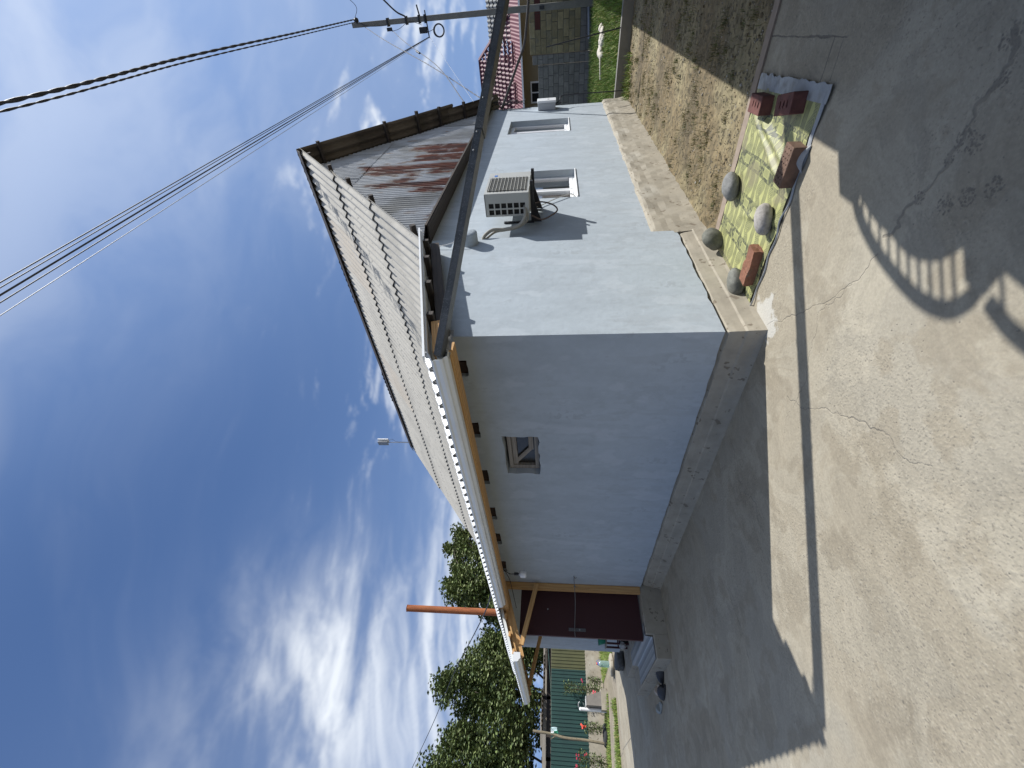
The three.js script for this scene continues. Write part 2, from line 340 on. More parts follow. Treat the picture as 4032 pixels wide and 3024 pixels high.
const nearMat = yardTexture(1600, -4.2, 1.3, -3.2, 2.5, dab => {
  crack(dab, [[-0.87, 1.13], [-0.85, 1.03], [-0.80, 0.92], [-0.69, 0.73], [-0.50, 0.52], [-0.18, 0.19]], 0.0035, 0.42);
  crack(dab, [[-0.81, 0.92], [-0.74, 0.78], [-0.66, 0.63], [-0.75, 0.43], [-0.86, 0.18], [-0.86, 0.02], [-0.91, -0.24]], 0.003, 0.34, 0.03);
  crack(dab, [[-0.76, -0.01], [-0.94, 0.05], [-1.03, 0.15], [-1.22, 0.31], [-1.37, 0.41], [-1.52, 0.50], [-1.63, 0.49], [-1.80, 0.60]], 0.0036, 0.42, 0.025);
  crack(dab, [[-1.17, -2.16], [-1.66, -2.07], [-1.96, -2.12]], 0.004, 0.5);
  crack(dab, [[-0.3, -1.0], [-0.7, -1.15], [-1.05, -1.0], [-1.4, -1.25]], 0.004, 0.4, 0.05);
  crack(dab, [[1.3, 1.82], [0.7, 1.865], [0.158, 1.91]], 0.006, 0.8, 0.006);
  crack(dab, [[0.30, 1.90], [0.291, 1.6], [0.29, 1.2]], 0.006, 0.8, 0.004);
  crack(dab, [[0.20, 1.905], [0.185, 1.70]], 0.004, 0.7, 0.004);
  // broken-out seam running through the shaded corner
  crack(dab, [[-0.85, 1.21], [-0.91, 1.29], [-0.89, 1.34], [-0.93, 1.43], [-0.98, 1.58], [-0.98, 1.66], [-0.97, 1.71], [-0.95, 1.79], [-0.99, 1.85], [-1.0, 1.93], [-0.93, 2.02]], 0.011, 0.55, 0.025);
  for (const [x, z, R, n] of [[-0.99, 1.68, 0.05, 70], [-1.06, 1.68, 0.035, 40], [-0.93, 1.43, 0.03, 40], [-1.08, 1.46, 0.04, 60], [-1.16, 1.52, 0.04, 60], [-1.24, 1.58, 0.04, 50], [-0.97, 1.60, 0.025, 40], [-0.94, 2.0, 0.05, 60], [-1.0, 1.88, 0.03, 40]])
    for (let i = 0; i < n; i++) { const a = rnd() * 6.28, d = Math.sqrt(rnd()) * R; dab(x + Math.cos(a) * d, z + Math.sin(a) * d, rr(0.002, 0.008), rr(0.35, 0.75), rr(0.4, 1)); }
  for (let i = 0; i < 1900; i++) {                       // pits left by popped-out pebbles, thickest where the skin has worn
    const x = rr(-4.2, 1.3), z = rr(-3.2, 2.5); if (fbm(x * 0.9 + 20, z * 0.9 + 5, 4, 217) < rr(0.38, 0.62)) continue;
    const r = rr(0.002, 0.0045) * (rnd() < 0.05 ? 2 : 1); dab(x, z, r, rr(0.25, 0.65), 1); if (rnd() < 0.3) dab(x + r * 0.7, z + rr(-r, r), r * 0.7, 0.5, 0.8);
  }
});
const farMat = yardTexture(1024, -9, 5.2, -12.2, 7.5, () => {});
struct('concrete_yard', yardMesh([[-4.2, 1.3, -3.2, 2.5]], -4.2, 1.3, -3.2, 2.5), nearMat);
struct('concrete_yard_edge', yardMesh([[-9, -4.2, -12.2, 7.5], [-4.2, 5.2, -12.2, -3.2], [-4.2, 5.2, 2.5, 7.5]], -9, 5.2, -12.2, 7.5), farMat);

// dry earth bed between the gable and the gate wall
const bedH = (x, z) => 0.02 * (fbm(x * 1.4, z * 1.4, 4, 401) - 0.5) + 0.035 * (fbm(x * 7, z * 7, 4, 403) - 0.5) - 0.012 + 0.02 * sm(0.35, 0.12, z);
{
  const x0 = 1.3, x1 = 9.0, z0 = 0.02, z1 = 2.76, nx = 420, nz = 150;
  const g = new THREE.PlaneGeometry(x1 - x0, z1 - z0, nx, nz).rotateX(-Math.PI / 2).translate((x0 + x1) / 2, 0, (z0 + z1) / 2), p = g.attributes.position, uv = g.attributes.uv;
  for (let i = 0; i < p.count; i++) { const x = p.getX(i), z = p.getZ(i); p.setY(i, bedH(x, z) + 0.012 * (vn(x * 22, z * 22, 409) - 0.5)); uv.setXY(i, x, z); }
  g.computeVertexNormals();
  M.soil = mottled([0.235, 0.175, 0.088], 0.55, 2.1, { size: 1024, sc: 30, seed: 411, bump: 0.012, tint: [0.32, 0.265, 0.145], spots: [0.12, 0.095, 0.045], spotAt: 0.58 });
  const m = new THREE.Mesh(g, M.soil); m.name = 'earth_bed'; m.userData.kind = 'structure'; m.receiveShadow = m.castShadow = true; scene.add(m);
  // pebbles, weeds and dry tufts in the bed: too many to count
  const N = 3600, im = new THREE.InstancedMesh(new THREE.IcosahedronGeometry(1, 1), S({ color: 0xffffff, roughness: 0.9 }), N), o = new THREE.Object3D();
  for (let i = 0; i < N; i++) {
    const x = 1.33 + Math.pow(rnd(), 1.5) * 7.3, z = rr(0.16, 2.7), r = rr(0.0025, 0.0065) * (rnd() < 0.05 ? 2.4 : 1);
    o.position.set(x, bedH(x, z) + r * 0.3, z); o.rotation.set(rr(0, 6), rr(0, 6), rr(0, 6)); o.scale.set(r * rr(0.8, 1.5), r * rr(0.5, 0.9), r); o.updateMatrix(); im.setMatrixAt(i, o.matrix);
    const k = rr(0.6, 1.3), t = rnd(); im.setColorAt(i, t < 0.5 ? lin(0.20 * k, 0.155 * k, 0.09 * k) : t < 0.9 ? lin(0.22 * k, 0.20 * k, 0.165 * k) : lin(0.42, 0.40, 0.36));
  }
  im.name = 'bed_pebbles'; im.castShadow = im.receiveShadow = true; im.userData = { kind: 'stuff', label: 'small loose pebbles strewn over the dry earth bed', category: 'pebbles' }; scene.add(im);
}
// blades: bent strips, one shared geometry
function bladeGeo(w = 0.006, h = 0.1, bend = 0.04) {
  const g = new THREE.PlaneGeometry(w, h, 1, 3).translate(0, h / 2, 0), p = g.attributes.position;
  for (let i = 0; i < p.count; i++) { const t = p.getY(i) / h; p.setZ(i, bend * t * t); p.setX(i, p.getX(i) * (1 - 0.85 * t)); }
  g.computeVertexNormals(); return g;
}
function blades(name, label, N, spot, col, h0, h1, w = 0.006) {
  const im = new THREE.InstancedMesh(bladeGeo(w, 1, 0.35), S({ color: 0xffffff, roughness: 0.75 }), N), o = new THREE.Object3D();
  for (let i = 0; i < N; i++) {
    const [x, y, z, s = 1] = spot(i), h = rr(h0, h1) * s;
    o.position.set(x, y, z); o.rotation.set(rr(-0.35, 0.35), rr(0, 6.28), rr(-0.35, 0.35)); o.scale.set(rr(0.7, 1.4), h, h); o.updateMatrix(); im.setMatrixAt(i, o.matrix); im.setColorAt(i, col());
  }
  im.name = numbered(name); im.castShadow = im.receiveShadow = true; im.userData = { kind: 'stuff', label, category: 'grass' }; scene.add(im); return im;
}
const grassCol = () => { const k = rr(0.55, 1.35), t = rnd(); return t < 0.2 ? lin(0.34 * k, 0.31 * k, 0.11 * k) : lin(0.165 * k, 0.255 * k, 0.042 * k); };
M.lawn = mottled([0.10, 0.12, 0.045], 0.3, 2, { size: 256, sc: 16, seed: 421, bump: 0.02, tint: [0.15, 0.13, 0.07] });
struct('lawn', quad(8.95, 21, -6, 5, -0.025), M.lawn);
blades('lawn_grass', 'green lawn grass between the concrete kerb and the block wall', 30000, () => { const x = 8.95 + 11.9 * rnd(), z = rr(-4.5, 2.7); return [x, -0.02, z, 0.7 + 0.6 * vn(x * 2, z * 2, 425)]; }, grassCol, 0.06, 0.20, 0.02);
blades('bed_weeds', 'thin dry weeds and green sprigs growing in the earth bed', 7000, i => {
  const c = i % 120, cx = 1.5 + 7 * hash(c, 1, 5), cz = 0.2 + 2.2 * hash(c, 2, 5), a = rnd() * 6.28, d = rnd() * rnd() * 0.32; const x = cx + Math.cos(a) * d, z = Math.min(2.5, Math.max(0.14, cz + Math.sin(a) * d)); return [x, bedH(x, z) - 0.005, z];
}, () => { const k = rr(0.6, 1.3); return rnd() < 0.45 ? lin(0.11 * k, 0.14 * k, 0.04 * k) : lin(0.25 * k, 0.205 * k, 0.095 * k); }, 0.02, 0.06, 0.006);
blades('kerb_weeds', 'green weeds along the foot of the concrete kerb', 420, () => { const z = Math.pow(rnd(), 2) * 0.9 + 0.08; return [rr(8.2, 8.68), -0.005, z]; }, grassCol, 0.05, 0.16, 0.014);

// back yard: pale trodden path with grass, up to the green fence
M.path = mottled([0.42, 0.36, 0.27], 0.2, 3, { size: 512, sc: 16, seed: 431, bump: 0.012, tint: [0.34, 0.29, 0.20], spots: [0.25, 0.21, 0.15], spotAt: 0.66 });
struct('back_path', quad(-9, 9, -30, -12.2, -0.03), M.path);
blades('path_grass', 'grass growing in strips along the trodden back path', 16000, i => {
  const t = rnd(), band = rnd() < 0.6 ? 0 : 1; let x, z;
  if (rnd() < 0.25) { x = rr(0.9, 2.0); z = rr(-16.8, -12.9); } else if (band === 0) { x = rr(-3, 0.35); z = -15.3 - 1.1 * rnd() + x * 0.35; } else { x = rr(-3, -0.2); z = -12.9 - 0.5 * rnd() + x * 0.1; }
  return [x, -0.03, z, 0.4 + vn(x * 3, z * 3, 433)];
}, grassCol, 0.05, 0.13, 0.014);

// ---------------------------------------------------------------- the house
frame = inHouse;
const house = thing('house', 'pale blue-grey rendered house with corrugated roof and rusty corrugated gable', 'house', [4.7, 0, -4.6]);
const ROOFX = 5.7, ROOFY = 6.47, SL = 0.8;           // ridge line and main slope
const LS = 0.248, LX = 1.5, LY = 3.11;               // lower roof slope, where it meets the main one
const lowY = x => LY + LS * (x - LX);
{
  // long shaded wall in the plane x = 0
  const out = [[0, 0.21]];
  for (let a = 0.12; a < 5.3; a += 0.12) out.push([a, 0.212 + rr(-0.005, 0.005)]);
  out.push([5.68, 0.21], [5.68, 2.13], [6.55, 2.13], [6.55, 0.21], [9.25, 0.21], [9.25, 2.68], [0, 2.68]);
  const pockets = [[0.281, 0.485], [1.167, 1.425], [2.05, 2.352], [2.925, 3.245], [3.657, 4.0], [4.60, 4.99]];
  const holes = pockets.map(([a, b]) => ragged(a, b, 2.475, 2.612, 0.006, 4));
  holes.push(ragged(1.405, 2.11, 1.83, 2.232, 0.012, 8));
  const g = uvm(basis(extr(out, 0.3, holes), V(0, 0, -1), V(0, 1, 0), V(1, 0, 0), V(0, 0, 0)));
  obj('wall', g, M.paint, house);
  // gable wall: near bay stands slightly proud, far bay on the higher plinth
  const nb = [[0.3, 0.21]];
  for (let a = 0.42; a < 1.95; a += 0.1) nb.push([a, 0.212 + rr(-0.012, 0.012)]);
  nb.push([1.98, 0.215], [1.98, lowY(1.98) - 0.07], [0.3, lowY(0.3) - 0.07]);
  obj('wall', uvm(basis(extr(nb, 0.25), V(1, 0, 0), V(0, 1, 0), V(0, 0, 1), V(0, 0, -0.25))), M.paint, house);
  const fb = [[1.98, 0.46]];
  for (let a = 2.15; a < 9.35; a += 0.15) fb.push([a, 0.462 + rr(-0.012, 0.014)]);
  fb.push([9.4, 0.46], [9.4, 3.28], [1.98, 3.28]);
  obj('wall', uvm(basis(extr(fb, 0.27, [rectP(3.34, 4.56, 1.295, 2.61), rectP(6.98, 8.07, 1.31, 2.61)]), V(1, 0, 0), V(0, 1, 0), V(0, 0, 1), V(0, 0, -0.32))), M.paint, house);
  obj('wall', box(9.1, 9.4, 0.3, 3.28, -9.25, -0.32), M.paint, house);
  obj('wall', uvm(basis(extr([[0.3, 0.21], [9.1, 0.21], [9.1, 3.28], [1.9, 3.1], [0.3, 2.68]], 0.3), V(1, 0, 0), V(0, 1, 0), V(0, 0, 1), V(0, 0, -9.25))), M.paint, house);
  obj('attic_floor', box(2.0, 9.09, 3.0, 3.1, -8.94, -0.33), M.oldWood, house);
  obj('floor', box(0.31, 9.09, 0.1, 0.22, -8.94, -0.33), M.oldWood, house);
  // joist ends inside the open pockets under the eave
  for (const [a, b] of pockets) obj('joist_end', box(0.05, 0.34, 2.47, 2.60, -b - 0.02, -a - (b - a) * 0.30), M.joist, house);
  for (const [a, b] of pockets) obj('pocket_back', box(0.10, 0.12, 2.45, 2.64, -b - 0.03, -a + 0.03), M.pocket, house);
  // hatch under the eave
  const hatch = obj('hatch_frame', [box(0.07, 0.11, 1.84, 1.885, -2.09, -1.42), box(0.07, 0.11, 2.155, 2.20, -2.09, -1.42), box(0.07, 0.11, 1.885, 2.155, -2.09, -2.03), box(0.07, 0.11, 1.885, 2.155, -1.455, -1.42)], M.greyWood, house);
  obj('slat', box(0.085, 0.10, 2.095, 2.15, -2.03, -1.46), M.greyWood, hatch);
  obj('slat', beam(V(0.095, 2.12, -1.98), V(0.095, 1.93, -1.72), 0.012, 0.055), M.greyWood, hatch);
  obj('slat', box(0.085, 0.10, 1.90, 1.955, -1.74, -1.46), M.greyWood, hatch);
  obj('pane', box(0.112, 0.118, 1.86, 2.19, -2.08, -1.43), mottled([0.05, 0.045, 0.035], 0.3, 0.5, { size: 128, sc: 5, seed: 71, bump: 0, rough: 0.25 }), hatch);

  // plinth: a poured footing with a sloped skirt
  const ribbon = (path, prof, wob, seed) => {       // path: [x, z, nx, nz]; prof: [outward, y]
    const P = [], I = [], m = prof.length;
    path.forEach(([x, z, nx, nz], i) => prof.forEach(([d, y], j) => {
      const e = j === 0 ? 0 : wob * (fbm(x * 5 + z * 5 + j * 0.7, seed + j * 0.35 + i * 0.01, 3, seed) - 0.5) * 2, e2 = j === m - 1 ? 0 : wob * 0.8 * (fbm(x * 6 - z * 6, j * 3.1, 3, seed + 5) - 0.5) * 2;
      P.push(x + nx * (d + e), y + e2, z + nz * (d + e));
    }));
    for (let i = 0; i + 1 < path.length; i++) for (let j = 0; j + 1 < m; j++) { const a = i * m + j, b = a + m; I.push(a, a + 1, b, b, a + 1, b + 1); }
    const g = new THREE.BufferGeometry(); g.setAttribute('position', new THREE.Float32BufferAttribute(P, 3)); g.setIndex(I); return uvm(g);
  };
  const pathA = []; for (let z = -5.36; z < -0.01; z += 0.04) pathA.push([0, z, -1, 0]); pathA.push([0, 0, -1, 1]); for (let x = 0.04; x <= 1.99; x += 0.04) pathA.push([x, 0, 0, 1]);
  const pro = [[-0.06, 0.26], [-0.045, 0.215], [-0.028, 0.19], [-0.008, 0.17], [0.002, 0.12], [0.010, 0.05], [0.022, 0.035], [0.028, -0.02], [0.034, -0.06], [0.048, -0.105]];
  const pl = obj('plinth', ribbon(pathA, pro, 0.006, 505), M.plinth, house); pl.userData.label = 'raw concrete footing under the overhanging render';
  const pathB = []; for (let x = 1.93; x <= 9.42; x += 0.05) pathB.push([x, -0.05, 0, 1]); pathB.push([9.43, -0.05, 1, 1]); for (let z = -0.1; z > -2; z -= 0.2) pathB.push([9.43, z, 1, 0]);
  obj('plinth', ribbon(pathB, [[-0.06, 0.52], [0.0, 0.478], [0.026, 0.455], [0.040, 0.425], [0.046, 0.36], [0.046, 0.28], [0.056, 0.20], [0.060, 0.10], [0.068, 0.0], [0.085, -0.11]], 0.020, 515), M.plinth, house);
  obj('plinth', [box(1.94, 1.978, -0.10, 0.2, -0.06, 0.01), box(0.31, 9.09, -0.1, 0.09, -8.94, -0.33), box(0.02, 0.28, -0.1, 0.205, -9.2, -6.56), box(9.12, 9.38, -0.1, 0.3, -9.2, -0.3)], M.plinth, house);
}
// windows
function windowUnit(x0, x1, y0, y1, split) {
  const z = -0.19, f = 0.04, mx = x0 + (x1 - x0) * split;
  const w = obj('window', [rbox(x0 + 0.002, x1 - 0.002, y0 + 0.012, y0 + f + 0.012, z - 0.03, z + 0.03), rbox(x0 + 0.002, x1 - 0.002, y1 - f, y1 - 0.002, z - 0.029, z + 0.029), rbox(x0 + 0.002, x0 + f, y0 + f, y1 - f, z - 0.028, z + 0.028), rbox(x1 - f, x1 - 0.002, y0 + f, y1 - f, z - 0.028, z + 0.028), rbox(mx - 0.024, mx + 0.024, y0 + f, y1 - f, z - 0.028, z + 0.031)], M.pvc, house);
  for (const [a, b] of [[x0 + f, mx - 0.024], [mx + 0.024, x1 - f]]) {
    obj('sash', [rbox(a, b, y0 + f + 0.012, y0 + f + 0.06, z - 0.02, z + 0.036), rbox(a, b, y1 - f - 0.05, y1 - f, z - 0.02, z + 0.036), rbox(a, a + 0.032, y0 + f + 0.06, y1 - f - 0.05, z - 0.02, z + 0.0355), rbox(b - 0.032, b, y0 + f + 0.06, y1 - f - 0.05, z - 0.02, z + 0.0355)], M.pvc, w);
    obj('pane', box(a + 0.03, b - 0.03, y0 + f + 0.05, y1 - f - 0.045, z + 0.002, z + 0.006), M.glass, w);
  }
  obj('sill', rbox(x0 + 0.003, x1 - 0.003, y0 - 0.002, y0 + 0.014, z - 0.02, -0.035, 0.004), M.pvc, w);
  const cur = [], wav = (a, b, zz) => { const g = new THREE.PlaneGeometry(b - a, y1 - y0 - 0.1, 40, 1), p = g.attributes.position; for (let i = 0; i < p.count; i++) p.setZ(i, 0.018 * Math.sin(p.getX(i) * 60)); g.computeVertexNormals(); return g.translate((a + b) / 2, (y0 + y1) / 2, zz); };
  cur.push(wav(mx + 0.02, x1 - 0.02, z - 0.16)); obj('curtain', cur, M.curtain, w);
  return w;
}
windowUnit(3.34, 4.56, 1.295, 2.61, 0.5);
windowUnit(6.98, 8.07, 1.31, 2.61, 0.5);

// corrugated sheets: a wave profile across, pushed along the slope
const geoPush = (prof, th, len) => { const up = prof.map(([a, b]) => [a, b + th]), dn = prof.slice().reverse(); return extr(up.concat(dn), len); };
const wavePts = (a0, a1, pitch, amp, n = 8) => { const P = []; const N = Math.round((a1 - a0) / pitch * n); for (let i = 0; i <= N; i++) { const a = a0 + (a1 - a0) * i / N; P.push([a, amp * Math.cos(a / pitch * 6.28318)]); } return P; };
function slopeSheets(name, side, rows, zs, zEnd, count, mat, amp, pitch, mats) {
  const ct = 1 / Math.hypot(1, SL), st = SL * ct;
  rows.forEach(([xLow, xTop, dz], r) => {
    const len = Math.abs(xTop - xLow) / ct + 0.14, w = (zs - zEnd) / count;
    for (let i = 0; i < count; i++) {
      const z0 = zs + (dz || 0) - i * w, lift = (i % 2) * 0.004;
      const tilt = 0.030 / len + rr(-0.003, 0.003), jl = rr(-0.025, 0.025), L = len + rr(-0.02, 0.02);
      // frame: across the waves, surface normal, up the slope (tipped so that the upper row lies over the lower)
      const up = V(side * ct, st, 0), nn = V(-side * st, ct, 0);
      const U = up.clone().addScaledVector(nn, -tilt).normalize(), N = nn.clone().addScaledVector(up, tilt).normalize();
      const X = V(0, 0, 0).crossVectors(N, U);          // right-handed: X x N = U
      const a0 = side > 0 ? -z0 : z0 - w, prof = wavePts(a0 - (side > 0 ? 0 : 0.05), a0 + w + (side > 0 ? 0.05 : 0), pitch, amp);
      const o = V(xLow, ROOFY - SL * Math.abs(xLow - ROOFX), 0).addScaledVector(nn, 0.036 + lift + (dz ? 0.0 : 0)).addScaledVector(up, jl);
      const g = uvm(basis(geoPush(prof, 0.0065, L), X, N, U, o));
      obj(name, g, mats ? mats(r, i) : mat, house);
    }
  });
}
slopeSheets('slate_sheet', 1, [[4.08, 5.66], [2.78, 4.08], [1.44, 2.78]], 0.26, -8.87, 8, M.slate, 0.022, 0.15, (r, i) => (r === 0 && [1, 4].includes(i)) ? M.slateWarm : M.slate);
slopeSheets('slate_sheet', -1, [[7.35, 5.74], [8.75, 7.35], [10.0, 8.75, -0.07]], 0.26, -8.87, 8, M.slateOldShaded, 0.022, 0.15);
// ridge cap of bent zinc, dark below
obj('ridge_cap', [beam(V(5.58, 6.475, 0.24), V(5.58, 6.475, -8.86), 0.26, 0.012, V(-0.62, 0.78, 0)), beam(V(5.82, 6.475, 0.245), V(5.82, 6.475, -8.855), 0.26, 0.012, V(0.62, 0.78, 0))], M.oldWood, house);
// battens below the sheets, their ends standing out past the verge
const battenAt = (x, side, z1) => { const y = ROOFY - SL * Math.abs(x - ROOFX), n = V(side * 0.6247, 0.7809, 0); return beam(V(x, y, -8.8).addScaledVector(n, -0.028), V(x, y, z1).addScaledVector(n, -0.028), 0.055, 0.06, n); };
for (const [x, z1] of [[5.98, 0.30], [7.21, 0.31], [7.89, 0.33], [8.40, 0.29], [9.0, 0.25], [9.7, 0.22]]) obj('batten', battenAt(x, 1, z1), M.oldWood, house);
for (const [x, z1] of [[5.35, 0.25], [4.30, 0.31], [3.57, 0.31], [2.82, 0.30], [1.75, 0.30]]) obj('batten', battenAt(x, -1, z1), M.oldWood, house);
for (const s of [-1, 1]) obj('rafter', beam(V(ROOFX + s * 0.05, ROOFY - 0.17, -0.20), V(ROOFX + s * 3.75, ROOFY - 0.17 - 3.7 * SL, -0.20), 0.05, 0.13, V(s * 0.62, 0.78, 0)), M.oldWood, house);

// rusty corrugated gable: upper and lower rows of sheets
{
  const x0 = 1.6, x1 = 9.8, y0 = 3.15, y1 = 6.45;
  const bands = [[5.27, 5.49, 3.4, 5.22], [4.98, 5.2, 4.1, 5.1], [4.34, 4.5, 3.4, 4.72], [4.0, 4.2, 3.4, 3.95], [6.5, 6.72, 3.35, 3.95], [6.55, 6.75, 4.05, 4.55], [5.72, 6.08, 3.4, 4.35], [4.55, 4.68, 4.2, 4.45], [6.2, 6.4, 3.4, 4.1], [5.0, 5.3, 3.3, 3.9], [4.42, 4.62, 3.3, 3.8]];
  const map = pix(1024, 512, (u, v) => {
    const x = x0 + u * (x1 - x0), y = y0 + v * (y1 - y0);
    const n = fbm(x * 9, y * 2.4, 5, 601, 0, 0, 0.6), f = fbm(x * 30, y * 9, 4, 603, 0, 0, 0.6), big = fbm(x * 1.6, y * 1.1, 3, 607);
    let r = 0;
    for (const [a, b, c, d] of bands) r = Math.max(r, sm(a - 0.16, a + 0.06, x) * sm(b + 0.16, b - 0.06, x) * sm(c - 0.35, c + 0.1, y) * sm(d + 0.3, d - 0.2, y));
    const str = fbm(x * 26, y * 1.5, 4, 609, 0, 0, 0.6), pat = fbm(x * 5, y * 3.2, 5, 613, 0, 0, 0.6);
    const e = r * 0.66 + (n - 0.5) * 0.75 + (str - 0.5) * 0.75 + (pat - 0.5) * 0.7;
    const rust = sm(0.37, 0.50, e), k = 1 + 0.4 * (n - 0.5) + 0.4 * (f - 0.5);
    let q = [0.43 * k, 0.445 * k, 0.46 * k]; q = mixc(q, [0.30 * k, 0.30 * k, 0.29 * k], sm(0.48, 0.66, big));
    q = mixc(q, [0.26, 0.17, 0.10], 0.75 * sm(0.20, 0.40, e) * (1 - rust));
    return mixc(q, mixc([0.165 * k, 0.048 * k, 0.021 * k], [0.075 * k, 0.027 * k, 0.017 * k], sm(0.45, 0.65, str)), rust);
  });
  map.wrapS = map.wrapT = THREE.ClampToEdgeWrapping;
  M.gable = S({ map, roughness: 0.62, metalness: 0 });
  const roofline = x => ROOFY - SL * Math.abs(x - ROOFX) - 0.045;
  const sheet = (a, b, lo, hi, dz) => {
    const n = Math.max(2, Math.round((b - a) / 0.0085)), P = [], UV = [], I = [];
    for (let i = 0; i <= n; i++) {
      const x = a + (b - a) * i / n, top = Math.max(lo + 0.001, Math.min(hi, roofline(x))), z = -0.12 + dz + 0.019 * Math.cos(x / 0.082 * 6.28318) + 0.004 * (vn(x * 1.3, lo * 3, 611) - 0.5);
      for (const y of [lo, (lo + top) / 2, top]) { P.push(x, y, z); UV.push((x - x0) / (x1 - x0), (y - y0) / (y1 - y0)); }
    }
    for (let i = 0; i < n; i++) for (let j = 0; j < 2; j++) { const q = i * 3 + j; I.push(q, q + 3, q + 1, q + 1, q + 3, q + 4); }
    const g = new THREE.BufferGeometry(); g.setAttribute('position', new THREE.Float32BufferAttribute(P, 3)); g.setAttribute('uv', new THREE.Float32BufferAttribute(UV, 2)); g.setIndex(I); g.computeVertexNormals(); return g;
  };
  for (let i = 0, a = 1.62; a < 9.75; a += 0.74, i++) obj('gable_sheet', sheet(a, Math.min(9.78, a + 0.79), 3.2, 5.17 + rr(-0.01, 0.01), (i % 2) * 0.005), M.gable, house).userData.label = 'galvanised corrugated gable sheet streaked with rust';
  for (let i = 0, a = 4.1; a < 7.2; a += 0.74, i++) obj('gable_sheet', sheet(a, Math.min(7.3, a + 0.79), 5.13, 6.6, 0.012 + (i % 2) * 0.005), M.gable, house);
  // rusted drip board at the gable foot, boarded below
  obj('drip_flashing', [beam(V(1.98, 3.20, 0.20), V(9.6, 3.155, 0.19), 0.006, 0.026), beam(V(1.98, 3.258, 0.03), V(9.6, 3.213, 0.02), 0.35, 0.006, V(0, 0.955, 0.30))], mottled([0.06, 0.048, 0.04], 0.5, 0.6, { size: 256, sc: 10, seed: 621, bump: 0, tint: [0.13, 0.045, 0.022] }), house);
  for (let i = 0; i < 4; i++) { const a = 2.0 + i * 1.9, zz = -0.045 + i * 0.06; obj('soffit_board', box(2.0, 9.58, 3.19 - 0.006 * i, 3.212 - 0.006 * i, zz, zz + 0.057), M.oldWood, house); }
}
